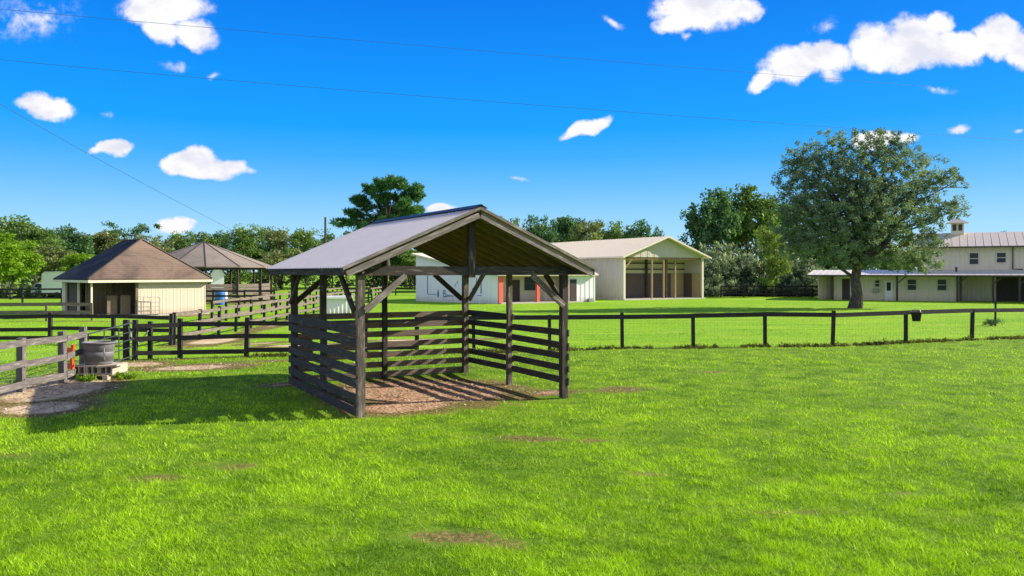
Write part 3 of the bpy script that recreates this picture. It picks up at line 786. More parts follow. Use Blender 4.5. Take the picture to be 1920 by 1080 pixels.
for a in (.12, BW - .12): one('corner_post', M['trim'], lambda b: b.beam(PB(a, -.06, 0), PB(a, -.06, ZE), .24, .14, v), barn)
for a in (3.85, 5.45, 7.05): one('post', M['new_timber'], lambda b: b.beam(PB(a, .06, 0), PB(a, .06, ZE - .33), .17, .16, v), barn)
one('knee_brace', M['new_timber'], lambda b: b.beam(PB(.2, .03, ZE - 1.35), PB(1.2, .03, ZE - .3), .06, .16), barn)
IB = 2.9
def _(b): b.box(PB(.1, IB, 2.75), u * (BW - .2), v * .05, V((0, 0, ZE - 2.75)))
one('inner_wall', M['inner_sheet'], _, barn)
def _(b): b.box(PB(.1, IB - .05, 0), u * (BW - 2.2), v * .1, V((0, 0, 2.75)))
one('plywood_lining', M['dark_ply'], _, barn)
def _(b): b.box(PB(BW - .22, .3, 0), v * 1.2, u * .05, V((0, 0, 2.75)))
one('plywood_lining', M['yellow_ply'], _, barn)
def _(b): b.box(PB(BW - .22, 1.52, 0), v * 1.3, u * .05, V((0, 0, 2.75)))
one('plywood_lining', M['dark_ply'], _, barn)
def _(b): b.box(PB(BW - 2.05, IB - .05, 0), u * 1.9, v * .1, V((0, 0, 2.72)))
one('plywood_lining', M['yellow_ply'], _, barn)
for z in (3.2, 3.85): one('girt', M['dark_timber'], lambda b: b.beam(PB(.1, IB - .1, z), PB(BW - .1, IB - .1, z), .06, .12), barn)
for a in (1.9, 5.3, 8.1): one('inner_post', M['dark_timber'] if a < 6 else M['new_timber'], lambda b: b.beam(PB(a, IB - .22, 0), PB(a, IB - .22, ZE), .2, .18, v), barn)
one('floor_slab', M['concrete'], lambda b: b.box(PB(-.1, -.35, -.1), u * (BW + .2), v * (BL + .4), V((0, 0, .2))), barn)

# ------------------------------------------------------------------ white annex with red porch posts
Q0, Q1, Q2, Q3 = V((-9.6, 79.9, 0)), V((-1.2, 72.5, 0)), V((7.9, 77.7, 0)), V((4.2, 94.0, 0))
ann = thing('white_annex', Q1, 'low white building with coral red porch posts and blue painted marks', 'building')
n1 = V((.5, -.866, 0))      # outward of porch face
za = lambda p: 2.62 + .185 * max(0, -(p - Q1).dot(n1))
def _(b): wall(b, Q0, Q1 - u * -.0, 0, za(Q0), za(Q1), rib=.6, depth=.02)
one('wall', M['white'], _, ann)
R0, R1 = Q1 - n1 * 2.0 + u * .9, Q1 - n1 * 2.0 + u * 8.0
def _(b): wall(b, R0, R1, .1, za(R0), rib=.8, depth=.015)
one('wall', M['tan_metal'], _, ann)
E0 = Q1 + u * 7.6
def _(b): wall(b, E0, Q2 + u * .2, 0, za(Q2) - .05, rib=.5)
one('wall', M['white'], _, ann)
def _(b): wall(b, R1, E0, 0, 2.5, rib=.6)
one('wall', M['white'], _, ann)
def _(b): wall(b, Q2 + u * .2, Q3, 0, za(Q2), za(Q3), rib=.6); wall(b, Q3, Q0, 0, za(Q3), za(Q0), rib=.6)
one('wall', M['white'], _, ann)
def _(b):
    o = [Q0 - (Q1 - Q0).normalized() * .2 - V((.3, .3, 0)), Q1 + n1 * .45 - u * .35, Q2 + n1 * .45 + u * .3, Q3 + u * .2]
    slab(b, [V((p.x, p.y, 2.62 - .185 * (p - Q1).dot(n1) + .16)) for p in o], .12)
one('roof', M['tan_roof'], _, ann)
for s in (.18, 4.15, 7.35): one('porch_post', M['red'], lambda b: b.beam(Q1 + u * s + n1 * -.02, Q1 + u * s + n1 * -.02 + V((0, 0, 2.5)), .45 if s < 1 else .3, .28, n1), ann)
one('porch_beam', M['trim'], lambda b: b.beam(Q1 + u * .05 + V((0, 0, 2.58)), Q1 + u * 7.6 + V((0, 0, 2.58)), .12, .16), ann)
one('porch_slab', M['concrete'], lambda b: b.box(Q1 + n1 * .5 + V((0, 0, -.1)), u * 9.0, n1 * -2.6, V((0, 0, .2))), ann)
window(ann, M['brown_trim'], R0 + u * 3.0, u, 1.6, 1.25, 1.15, n1)
def _(b): b.box(R0 + u * 1.5 + n1 * .03 + V((0, 0, .1)), u * .95, n1 * .05, V((0, 0, 2.05)))
one('door', M['dark_in'], _, ann)
def _(b): b.box(R0 + u * 5.2 + n1 * .03 + V((0, 0, .1)), u * 1.3, n1 * .05, V((0, 0, 2.1)))
one('door', M['trim'], _, ann)
def _(b): b.box(E0 + u * .15 + n1 * .045 + V((0, 0, .05)), u * .75, n1 * .04, V((0, 0, 2.15)))
one('door', M['dark_in'], _, ann)
def _(b): b.box(Q2 - u * .75 + n1 * .045, u * .45, n1 * .3, V((0, 0, .35)))
one('wall_unit', M['pipe'], _, ann, bevel=.02)
# blue marks painted on the long white wall
wd = (Q1 - Q0).normalized(); wn = V((wd.y, -wd.x, 0)); LW = (Q1 - Q0).length
def mark(b, s0, z0, s1, z1, w=.10): b.beam(Q0 + wd * s0 + wn * .035 + V((0, 0, z0)), Q0 + wd * s1 + wn * .035 + V((0, 0, z1)), .016, w, wn.cross(V((s1 - s0, 0, z1 - z0))) if 0 else V((0, 0, 1)) if abs(s1 - s0) > abs(z1 - z0) else wd)
def _(b):
    mark(b, 1.75, .75, 1.75, 2.75); mark(b, 1.8, .72, 3.0, .72, .05)
    mark(b, 9.0, .9, 9.0, 2.7); mark(b, 8.45, .72, 9.05, .72, .05); mark(b, 8.4, 1.1, 8.4, 2.3, .06)
    # a bottle-like mark and a handwritten capital B with a running scrawl
    mark(b, 3.25, .5, 3.25, 1.0, .2); mark(b, 3.25, 1.0, 3.25, 1.2, .08)
    pts = [(4.0, .5), (4.0, 1.15), (4.25, 1.1), (4.3, .95), (4.05, .85), (4.35, .75), (4.35, .58), (4.0, .5), (4.5, .55), (4.6, .72), (4.7, .55), (4.85, .72), (4.95, .55), (5.1, .7), (5.25, .55), (5.6, .68), (5.9, .56), (6.3, .66)]
    for (a0, c0), (a1, c1) in zip(pts, pts[1:]):
        b.tube([Q0 + wd * a0 + wn * .034 + V((0, 0, c0)), Q0 + wd * a1 + wn * .034 + V((0, 0, c1))], .03, 5)
    for s, z in ((5.6, 1.5), (5.9, 1.75), (7.0, 2.0), (7.9, 1.1), (8.0, .62), (7.6, .66)): mark(b, s, z, s, z + .28, .07)
one('painted_mark', M['mural'], _, ann)

# ------------------------------------------------------------------ beige stable house on the right
e = V((.881, -.473, 0)); ni = V((.473, .881, 0)); no = -ni
R_ = V((31.8, 83.7, 0)); RH = lambda s, b, z: R_ + e * s + ni * b + V((0, 0, z))
hs = thing('stable_house', R_, 'long beige siding stable house with a two storey block and low porch roof', 'building')
def s_at(px, b=0.0):   # distance along the front whose picture column is px
    k = (px - CX) / F; o = R_ + ni * b
    return (k * o.y - o.x) / (e.x - k * e.y)
LEN = 30.0
sA, sB = s_at(1560), s_at(1800)
def _(b): wall(b, RH(sA, 1.2, 0), RH(sB, 1.2, 0), 0, 2.75, rib=.42, depth=.022)
one('wall', M['house_wall'], _, hs)
def _(b): wall(b, RH(sB, 4.0, 0), RH(LEN, 4.0, 0), 0, 2.9, rib=.42, depth=.022)
one('wall', M['house_wall'], _, hs)
def _(b): wall(b, RH(sB, 1.2, 0), RH(sB, 4.0, 0), 0, 2.75, rib=.42, depth=.022)
one('wall', M['house_wall'], _, hs)
def _(b): wall(b, RH(sA - 2.2, .1, 0), RH(sA - .1, -.9, 0) + u * 0.9, 0, 2.5, rib=.42, depth=.02)
def _2(b):
    q = RH(.15, 1.0, 0); wall(b, q, q + V((.955, .29, 0)) * 2.0, 0, 2.62, rib=.45, depth=.02)
one('wall', M['cream'], _2, hs)
sU = s_at(1722, 4.2)
ZU0, ZU1, ZUR = 2.9, 5.5, 6.9
def _(b): wall(b, RH(sU, 4.2, 0), RH(LEN, 4.2, 0), ZU0 - .3, ZU1, rib=.42, depth=.025)
one('upper_wall', M['house_wall'], _, hs)
def _(b):
    wall(b, RH(sU, 12.2, 0), RH(sU, 4.2, 0), 0, ZU1, rib=.42)
    b.face([RH(sU, 4.2, ZU1), RH(sU, 12.2, ZU1), RH(sU, 8.2, ZUR)][::-1])
    wall(b, RH(LEN, 12.2, 0), RH(sU, 12.2, 0), 0, ZU1, rib=.6)
    wall(b, RH(LEN, 4.2, 0), RH(LEN, 12.2, 0), 0, ZU1, rib=.6)
one('upper_wall', M['house_wall'], _, hs)
def _(b):
    sl = (ZUR - ZU1) / 4.0
    slab(b, [RH(sU - .5, 3.7, ZU1 - .5 * sl + .15), RH(LEN + .5, 3.7, ZU1 - .5 * sl + .15), RH(LEN + .5, 8.2, ZUR + .15), RH(sU - .5, 8.2, ZUR + .15)], .10)
    slab(b, [RH(sU - .5, 8.2, ZUR + .15), RH(LEN + .5, 8.2, ZUR + .15), RH(LEN + .5, 12.7, ZU1 - .5 * sl + .15), RH(sU - .5, 12.7, ZU1 - .5 * sl + .15)], .10)
    k = sU - .4
    while k < LEN: b.beam(RH(k, 3.75, ZU1 - .45 * sl + .165), RH(k, 8.1, ZUR + .115), .03, .03); k += .7
one('roof', M['house_roof'], _, hs)
one('gutter', M['brown_trim'], lambda b: b.beam(RH(sU - .5, 3.62, ZU1 - .09), RH(LEN, 3.62, ZU1 - .09), .12, .14), hs)
def _(b):
    slab(b, [RH(-.8, -.55, 2.62), RH(LEN, -.55, 2.62), RH(LEN, 4.17, 3.12), RH(-.8, 4.17, 3.12)], .09)
    slab(b, [RH(-.8, 4.172, 3.12), RH(sU - .02, 4.172, 3.12), RH(sU - .02, 12, 2.6), RH(-.8, 12, 2.6)], .09)
    k = -.6
    while k < LEN: b.beam(RH(k, -.5, 2.635), RH(k, 4.1, 3.125), .04, .035); k += .6
one('porch_roof', M['low_roof'], _, hs)
one('eave_board', M['brown_trim'], lambda b: b.beam(RH(-.8, -.57, 2.52), RH(LEN, -.57, 2.52), .03, .13), hs)
for px in (1682, 1795, 1862, 1912):
    s = s_at(px, -.3)
    one('porch_post', M['brown_trim'], lambda b: (b.beam(RH(s, -.3, 0), RH(s, -.3, 2.5), .2, .2, e), b.beam(RH(s, -.3, 1.75), RH(s + .8, -.3, 2.45), .08, .12)), hs)
one('porch_post', M['brown_trim'], lambda b: b.beam(RH(s_at(1561, .6), .6, 0), RH(s_at(1561, .6), .6, 2.6), .22, .22, e), hs)
one('porch_post', M['brown_trim'], lambda b: b.beam(RH(s_at(1801, 1.0), 1.0, 0), RH(s_at(1801, 1.0), 1.0, 2.6), .2, .2, e), hs)
for px, w, z, h in ((1640, .5, 1.35, .75), (1701, .85, 1.05, 1.15), (1757, .85, 1.05, 1.15)):
    window(hs, M['trim'], RH(s_at(px, 1.2), 1.2, 0) + no * .02, e, w, h, z, no)
for px, h in ((1817, 1.2), (1868, 1.05)):
    window(hs, M['trim'], RH(s_at(px, 4.2), 4.2, 0) + no * .02, e, .85, h, 4.85 - h, no)
sd = s_at(1659, 1.2)
dr = one('door', M['white'], lambda b: b.box(RH(sd, 1.2, 0) + no * .025, e * .75, no * .06, V((0, 0, 2.0))), hs)
one('pane', M['glass'], lambda b: b.box(RH(sd + .18, 1.2, 1.0) + no * .09, e * .38, no * .012, V((0, 0, .85))), dr)
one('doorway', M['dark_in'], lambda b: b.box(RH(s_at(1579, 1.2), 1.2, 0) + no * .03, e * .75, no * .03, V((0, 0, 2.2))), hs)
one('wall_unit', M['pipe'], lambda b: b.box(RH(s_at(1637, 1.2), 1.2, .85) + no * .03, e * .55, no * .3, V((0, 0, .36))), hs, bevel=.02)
one('stall_opening_shade', M['dark_in'], lambda b: b.box(RH(s_at(1868, 4.0), 4.0, 0) + no * .03, e * 3.4, no * .03, V((0, 0, 2.4))), hs)  # flat dark panel on the wall, painting the shade inside the opening
one('downpipe', M['brown_trim'], lambda b: b.tube([RH(s_at(1899, 4.1), 3.7, 5.35), RH(s_at(1899, 4.1), 4.08, 5.1), RH(s_at(1899, 4.1), 4.08, 3.2), RH(s_at(1899, 4.1) + .8, 3.6, 3.15)], .06, 6), hs)
one('vent_pipe', M['brown_trim'], lambda b: b.tube([RH(s_at(1793, 2.5), 2.5, 2.9), RH(s_at(1793, 2.5), 2.5, 3.4)], .1, 8), hs)
# cupola
sC = s_at(1795, 8.2)
cu = one('cupola', M['house_wall'], lambda b: b.box(RH(sC - .6, 7.6, ZUR - .2), e * 1.2, ni * 1.2, V((0, 0, 1.35))), hs)
def _(b):
    c = RH(sC, 8.2, ZUR + 1.75); q = [RH(sC - 1.05, 7.15, ZUR + 1.15), RH(sC + 1.05, 7.15, ZUR + 1.15), RH(sC + 1.05, 9.25, ZUR + 1.15), RH(sC - 1.05, 9.25, ZUR + 1.15)]
    for i in range(4): b.face([q[i], q[(i + 1) % 4], c])
    b.face(q[::-1])
one('cupola_roof', M['house_roof'], _, cu)
for k in (-.45, .08): one('louvre', M['brown_trim'], lambda b: b.box(RH(sC + k, 7.58, ZUR + .35), e * .36, no * .02, V((0, 0, .65))), cu)

# ------------------------------------------------------------------ brown hip-roofed stable on the left
a_, b_ = V((.707, .707, 0)), V((-.707, .707, 0)); EO = V((-26.5, 50, 0))
G = lambda a, b, z: EO + a_ * a + b_ * b + V((0, 0, z))
stb = thing('hip_stable', EO, 'cream stable with a brown shingle hip roof and open stall front', 'stable')
ZSE, ZSR = 2.47, 5.16; LA, LB = 8.0, 7.2
ra, rb0, rb1 = 4.35, 3.0, 6.6
def roof_face(b, pts):
    slab(b, pts, .10)
RF, RB = G(ra, rb0, ZSR), G(ra, rb1, ZSR)
c0, c1, c2, c3 = G(0, 0, ZSE), G(LA, 0, ZSE), G(LA, LB, ZSE), G(0, LB, ZSE)
def _(b): roof_face(b, [c0, c1, RF]); roof_face(b, [c1, c2, RB, RF]); roof_face(b, [c2, c3, RB])
rf = one('roof', M['shingle'], _, stb)
sl_ = one('roof_slope', M['shaded_shingle'], lambda b: roof_face(b, [c3, c0, RF, RB]), rf)
sl_['label'] = 'dark roof slope with shade in its colour'
def _(b):
    for p, q in ((c0, RF), (c1, RF), (RF, RB)): b.beam(p + V((0, 0, .02)), q + V((0, 0, .02)), .16, .05)
one('ridge_trim', M['shingle'], _, rf)
def _(b):
    for p, q in ((c0, c1), (c1, c2), (c3, c0)): b.beam(p - V((0, 0, .17)), q - V((0, 0, .17)), .05, .15)
one('fascia', M['trim'], _, stb)
def _(b):
    wall(b, G(3.13, .4, 0), G(7.7, .4, 0), .12, 2.38, rib=.24, depth=.010)
one('wall', M['cream'], _, stb)
def _(b): wall(b, G(7.7, .4, 0), G(7.7, LB - .5, 0), .12, 2.38, rib=.32, depth=.02)
one('wall', M['cream'], _, stb)
def _(b): wall(b, G(7.7, LB - .5, 0), G(.5, LB - .5, 0), 0, 2.38, rib=.32, depth=.02)
one('wall', M['cream'], _, stb)
def _(b): wall(b, G(.4, LB - .5, 0), G(.4, LB - 1.25, 0), 0, 2.38, rib=.4, depth=.02)
one('wall', M['cream'], _, stb)
def _(b): wall(b, G(.6, LB - 1.27, 0), G(.6, LB - 3.6, 0), 0, 2.38, rib=.3, depth=.03)
one('stall_door', M['dark_ply'], _, stb)
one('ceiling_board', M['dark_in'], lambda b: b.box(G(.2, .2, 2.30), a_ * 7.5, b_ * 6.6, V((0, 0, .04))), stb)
one('floor_slab', M['concrete'], lambda b: b.box(G(.15, .15, -.1), a_ * 7.7, b_ * 6.7, V((0, 0, .2))), stb)
def _(b): wall(b, G(.8, 3.0, 0), G(7.6, 3.0, 0), .1, 2.3, rib=.25, depth=.02)
one('stall_partition', M['stall_wood'], _, stb)
for a in (1.5, 2.25): one('stall_door', M['stall_wood'], lambda b: b.box(G(a, 1.6 - a * .3, .12), a_ * .62, b_ * .06, V((0, 0, 1.25))), stb)
for a, b0, w, m_ in ((.3, .3, .10, 'trim'), (1.0, 2.9, .14, 'stall_wood'), (2.3, 2.9, .14, 'stall_wood'), (3.08, .42, .16, 'stall_wood'), (.5, LB - 3.7, .12, 'trim')):
    one('post', M[m_], lambda b: b.beam(G(a, b0, 0), G(a, b0, 2.3), w, w, a_), stb)
pg = thing('pipe_gate', G(2.9, .2, 0), 'galvanised tube gate standing against the cream stable wall', 'gate')
gg0, gg1 = G(3.05, .12, .12), G(4.45, .1, .12)
def _(b):
    b.tube([gg0, gg0 + V((0, 0, 1.15)), gg1 + V((0, 0, 1.1)), gg1 + V((0, 0, 0)), gg0], .025, 6)
one('gate_frame', M['pipe'], _, pg)
for z in (.25, .5, .78): one('gate_rail', M['pipe'], lambda b: b.tube([gg0 + V((0, 0, z)), gg1 + V((0, 0, z))], .02, 6), pg)
for f in (.25, .55): one('gate_stay', M['pipe'], lambda b: b.tube([gg0 + (gg1 - gg0) * f, gg0 + (gg1 - gg0) * f + V((0, 0, 1.12))], .02, 6), pg)

# ------------------------------------------------------------------ covered round pen
PC = V((-30.8, 80, 0)); PR = 6.9; NP = 14
pen = thing('round_pen', PC, 'round open-sided horse pen under a grey-brown many-sided shingle roof', 'pavilion')
pp = lambda k, r, z: PC + V((math.cos(2 * math.pi * (k + .37) / NP) * r, math.sin(2 * math.pi * (k + .37) / NP) * r, z))
ap = PC + V((0, 0, 5.95))
def _(b):
    for k in range(NP): slab(b, [pp(k, PR, 3.42), pp(k + 1, PR, 3.42), ap], .10)
rf = one('roof', M['pen_shingle'], _, pen)
def _(b):
    for k in range(NP): b.beam(pp(k, PR, 3.43), ap + V((0, 0, .01)), .09, .05)
one('ridge_trim', M['brown_trim'], _, rf)
def _(b):
    for k in range(NP): b.beam(pp(k, PR - .4, 3.28), pp(k + 1, PR - .4, 3.28), .1, .28)
one('ring_beam', M['brown_trim'], _, pen)
for k in range(NP): one('post', M['dark_timber'], lambda b: b.beam(pp(k, PR - .4, 0), pp(k, PR - .4, 3.2), .17, .17, V((0, 1, 0))), pen)
for k in range(NP):
    an = (k + .87) / NP * 360
    mt = 'grey_panel' if 235 < an < 262 else 'fence_brown'
    if 225 < an < 400 or an < 60:
        def _(b):
            for z in np.arange(.25, 1.9, .34): b.beam(pp(k, PR - .5, z), pp(k + 1, PR - .5, z), .04, .30)
        one('side_panel', M[mt], _, pen)
pb_ = thing('feed_drum', at(411, 70.5), 'blue plastic drum standing in front of the round pen', 'drum')
one('drum_body', M['blue'], lambda b: b.lathe(at(413, 70.5), [(0, 0), (.42, 0), (.45, .05), (.45, .5), (.47, .53), (.45, .56), (.45, 1.1), (.42, 1.15), (0, 1.15)], 16), pb_, smooth=False)
pb2 = thing('feed_drum', at(414, 73.0), 'white plastic drum standing just behind the blue drum', 'drum')
one('drum_body', M['trailer'], lambda b: b.lathe(at(418, 73.0), [(0, 0), (.36, 0), (.38, .05), (.38, 1.2), (.34, 1.25), (0, 1.25)], 16), pb2)

# small white gabled house far behind
fh = thing('gabled_house', at(408, 112), 'small white gabled house far behind the round pen', 'house')
q = at(408, 112); hv = V((q.x, q.y, 0)).normalized(); hu = V((hv.y, -hv.x, 0))
HG_ = lambda a, b, z: q + hu * a + hv * b + V((0, 0, z))
def _(b):
    b.box(HG_(-.85, 0, 0), hu * 1.7, hv * 6, V((0, 0, 2.6)))
    b.face([HG_(-.85, -.01, 2.6), HG_(.85, -.01, 2.6), HG_(0, -.01, 3.9)])
one('wall', M['white'], _, fh)
def _(b):
    for sg in (-1, 1):
        k = [HG_(sg * 1.05, -.3, 2.4), HG_(sg * 1.05, 6.3, 2.4), HG_(0, 6.3, 4.0), HG_(0, -.3, 4.0)]
        slab(b, k if sg > 0 else k[::-1], .1)
one('roof', M['low_roof'], _, fh)

# ------------------------------------------------------------------ white pump shed
q = V((-11.75, 49.5, 0)); du = V((.94, .34, 0)).normalized(); dv = V((-du.y, du.x, 0))
ps = thing('pump_shed', q, 'small off-white board shed with a flat overhanging lid on the lawn', 'shed')
def _(b):
    c = [q, q + du * 1.75, q + du * 1.75 + dv * 1.2, q + dv * 1.2]
    for i in range(4): wall(b, c[i], c[(i + 1) % 4], -.05, 1.25, rib=.22, depth=.015, thick=.04)
one('wall', M['white_shed'], _, ps)
one('lid', M['white_shed'], lambda b: b.box(q - du * .15 - dv * .15 + V((0, 0, 1.25)), du * 2.05, dv * 1.5, V((0, 0, .14))), ps, bevel=.02)

# ------------------------------------------------------------------ trailer and car in the far left
q = at(78, 88)
tr = thing('horse_trailer', q, 'white enclosed trailer parked behind the stable by the trees', 'trailer')
def _(b):
    L, Wd, z0, z1 = 4.6, 2.1, .55, 2.95
    prof = [(0, z0), (L, z0), (L, z1 - .1), (L - .25, z1), (.3, z1), (0, z1 - .3)]
    f1 = [q + V((x, 0, z)) for x, z in prof]; f2 = [p + V((.6, Wd, 0)) for p in f1]
    b.face(f1); b.face(f2[::-1])
    for i in range(6): b.face([f1[(i + 1) % 6], f1[i], f2[i], f2[(i + 1) % 6]])
one('body', M['trailer'], _, tr)
for dx in (1.7, 2.6): one('wheel', M['tyre'], lambda b: b.tube([q + V((dx, -.02, .35)), q + V((dx, .22, .35))], .35, 14), tr)
one('roof_edge', M['trim'], lambda b: b.beam(q + V((.3, -.02, 2.9)), q + V((4.4, -.02, 2.9)), .03, .06), tr)
q = at(58, 90)
car = thing('parked_car', q, 'silver car parked in front of the white trailer by the trees', 'car')
def _(b):
    prof = [(0, .35), (3.9, .35), (3.95, .75), (3.2, .95), (2.6, 1.42), (1.1, 1.45), (.5, 1.0), (0, .95)]
    w = 1.65
    f1 = [q + V((x * .45, 0, z * 1.15)) for x, z in prof]; f2 = [p + V((1.2, w * 2, 0)) for p in f1]
    b.face(f1); b.face(f2[::-1]); n = len(prof)
    for i in range(n): b.face([f1[(i + 1) % n], f1[i], f2[i], f2[(i + 1) % n]])
one('body', M['car'], _, car, bevel=.03)
one('window', M['glass'], lambda b: b.face([q + V((.35, -.03, 1.18)), q + V((1.35, -.03, 1.12)), q + V((1.12, -.03, 1.55)), q + V((.55, -.03, 1.58))]), car)
for dx in (.35, 1.45): one('wheel', M['tyre'], lambda b: b.tube([q + V((dx, -.04, .32)), q + V((dx, .2, .32))], .32, 12), car)

# ------------------------------------------------------------------ bucket on the fence, stake, pole and lines
q = V((16.35, 32.25, 0))
bk = thing('feed_bucket', q, 'black feed bucket hooked over the top board of the paddock fence', 'bucket')
one('bucket_body', M['tyre'], lambda b: b.lathe(q + V((-.05, 0, .92)), [(0, 0), (.15, 0), (.2, .33), (.22, .34), (.22, .37), (.185, .36), (.14, .03), (0, .03)], 16), bk, smooth=True)
one('bucket_handle', M['pipe'], lambda b: b.tube([q + V((-.25, 0, 1.26)), q + V((-.22, .05, 1.36)), q + V((-.05, .07, 1.4)), q + V((.12, .05, 1.36)), q + V((.15, 0, 1.26))], .012, 5), bk)
q = at(1866, 43)
sk = thing('stake', q, 'thin dark stake standing alone on the lawn behind the fence', 'stake')
one('shaft', M['fence_black'], lambda b: b.tube([q - V((0, 0, .1)), q + V((.02, 0, 1.35))], .06, 6), sk)
q = at(610, 118)
up_ = thing('utility_pole', q, 'bare dark utility pole rising above the far trees', 'utility pole')
one('shaft', M['bark'], lambda b: b.tube([q, q + V((0, 0, 11.0))], [.2, .15], 8), up_)
one('street_light', M['pipe'], lambda b: b.tube([q + V((0, -.1, 8.2)), q + V((-.9, -.1, 8.35)), q + V((-1.1, -.1, 8.3))], .06, 6), up_)


def line(label, pts, r=.02, n=30):
    P3 = [at(px, d, H + (HY - py) * d / F) for px, py, d in pts]
    out = []
    for k in range(n + 1):
        t = k / n
        a, m_, c = P3
        out.append(a * ((1 - t) * (1 - 2 * t)) + m_ * (4 * t * (1 - t)) + c * (t * (2 * t - 1)))
    o = one('power_line', M['cable'], lambda b: b.tube(out, r, 5), None)
    tag(o, label, 'power line', 'overhead power lines')
    return o


line('highest dark power line sagging across the upper sky', [(-300, -12, 45), (640, 73, 55), (1760, 164, 75)], .013)
line('middle dark power line stretching across the whole sky', [(-300, 79, 46), (800, 181, 56), (2200, 283, 76)], .013)
line('steep single power line running down toward the far trees', [(-200, 72, 40), (160, 285, 75), (436, 432, 118)], .022)
line('faint upper left wire slanting down through thin cloud', [(-40, -60, 60), (110, 58, 75), (260, 190, 100)], .009)

# ------------------------------------------------------------------ vegetation
def leaf_mesh(name, centers, radii, per, size, rng, mt, flat=0.0, needle=False, up_bias=0.35, tintc=None, tips=False):
    """many leaf-sized faces scattered through the volume of many clumps"""
    nC = len(centers)
    C = np.repeat(centers, per, axis=0); R = np.repeat(radii, per, axis=0); n = len(C)
    d = rng.normal(size=(n, 3)); d /= np.linalg.norm(d, axis=1)[:, None]
    rad = rng.random(n) ** 0.45
    pos = C + d * rad[:, None] * R
    ax = rng.normal(size=(n, 3)); ax[:, 2] *= 0.6; ax /= np.linalg.norm(ax, axis=1)[:, None]
    if needle: ax = d + rng.normal(size=(n, 3)) * 0.5 + np.array([0, 0, .35]); ax /= np.linalg.norm(ax, axis=1)[:, None]
    nn = d * 0.5 + rng.normal(size=(n, 3)) * 0.7 + np.array([0, 0, up_bias])
    sd = np.cross(ax, nn); sd /= np.linalg.norm(sd, axis=1)[:, None] + 1e-9
    s = size * rng.uniform(0.6, 1.35, n)
    l = s * (1.6 if needle else 1.0); w = s * (0.28 if needle else 0.55)
    co = np.empty((n, 4, 3), np.float32)
    co[:, 0] = pos - ax * l[:, None] * .5; co[:, 2] = pos + ax * l[:, None] * .5
    co[:, 1] = pos + sd * w[:, None] * .5; co[:, 3] = pos - sd * w[:, None] * .5
    tc = np.repeat(tintc if tintc is not None else rng.random(nC), per)
    tint = np.clip(tc * .55 + rng.random(n) * .35 + 0.12, 0, 1)
    if tips: tint = np.clip((d[:, 2] * .55 + .5) * rad ** 3 * 1.35 - .22 + tc * .15 + rng.normal(0, .07, n), 0, 1)
    me = bpy.data.meshes.new(name)
    me.vertices.add(n * 4); me.vertices.foreach_set('co', co.ravel())
    me.loops.add(n * 4); me.loops.foreach_set('vertex_index', np.arange(n * 4))
    me.polygons.add(n); me.polygons.foreach_set('loop_start', np.arange(0, n * 4, 4))
    me.update(calc_edges=True)
    a = me.attributes.new('tint', 'FLOAT', 'POINT'); a.data.foreach_set('value', np.repeat(tint, 4).astype(np.float32))
    me.materials.append(mt)
    return me


def limbs(b, base, top, r0, targets, rng, r_tip=.03, start=.35):
    """tapered trunk plus limbs reaching to the target points"""
    base, top = V(base), V(top); n = 8
    pts = [base + (top - base) * (k / n) + V((rng.normal() * .02, rng.normal() * .02, 0)) * (top - base).length * (k > 0) for k in range(n + 1)]
    rs = [r0 * (1.35 if k == 0 else 1.0) * (1 - .75 * k / n) for k in range(n + 1)]
    b.tube(pts, rs, 9)
    for tg in targets:
        tg = V(tg); f = start + (1 - start) * rng.random() * .8
        s = pts[min(n, int(f * n))]
        m1 = s + (tg - s) * .45 + V((0, 0, (tg - s).length * .12))
        r = r0 * .38 * (1 - f * .6)
        b.tube([s, s + (m1 - s) * .5 + V((rng.normal(), rng.normal(), rng.normal())) * .04 * (tg - s).length, m1, m1 + (tg - m1) * .55, tg], [r, r * .8, r * .6, r * .38, r_tip], 6)


def envelope_points(rng, n, lobes, shell=.55):
    """points spread through a union of ellipsoid lobes, biased to the outside"""
    out = []
    w = np.array([l[3] * l[4] * l[5] for l in lobes]); w = w / w.sum()
    for _ in range(n):
        c = lobes[rng.choice(len(lobes), p=w)]
        d = rng.normal(size=3); d /= np.linalg.norm(d)
        r = shell + (1 - shell) * rng.random() ** .7
        out.append([c[0] + d[0] * c[3] * r, c[1] + d[1] * c[4] * r, c[2] + d[2] * c[5] * r])
    return np.array(out)


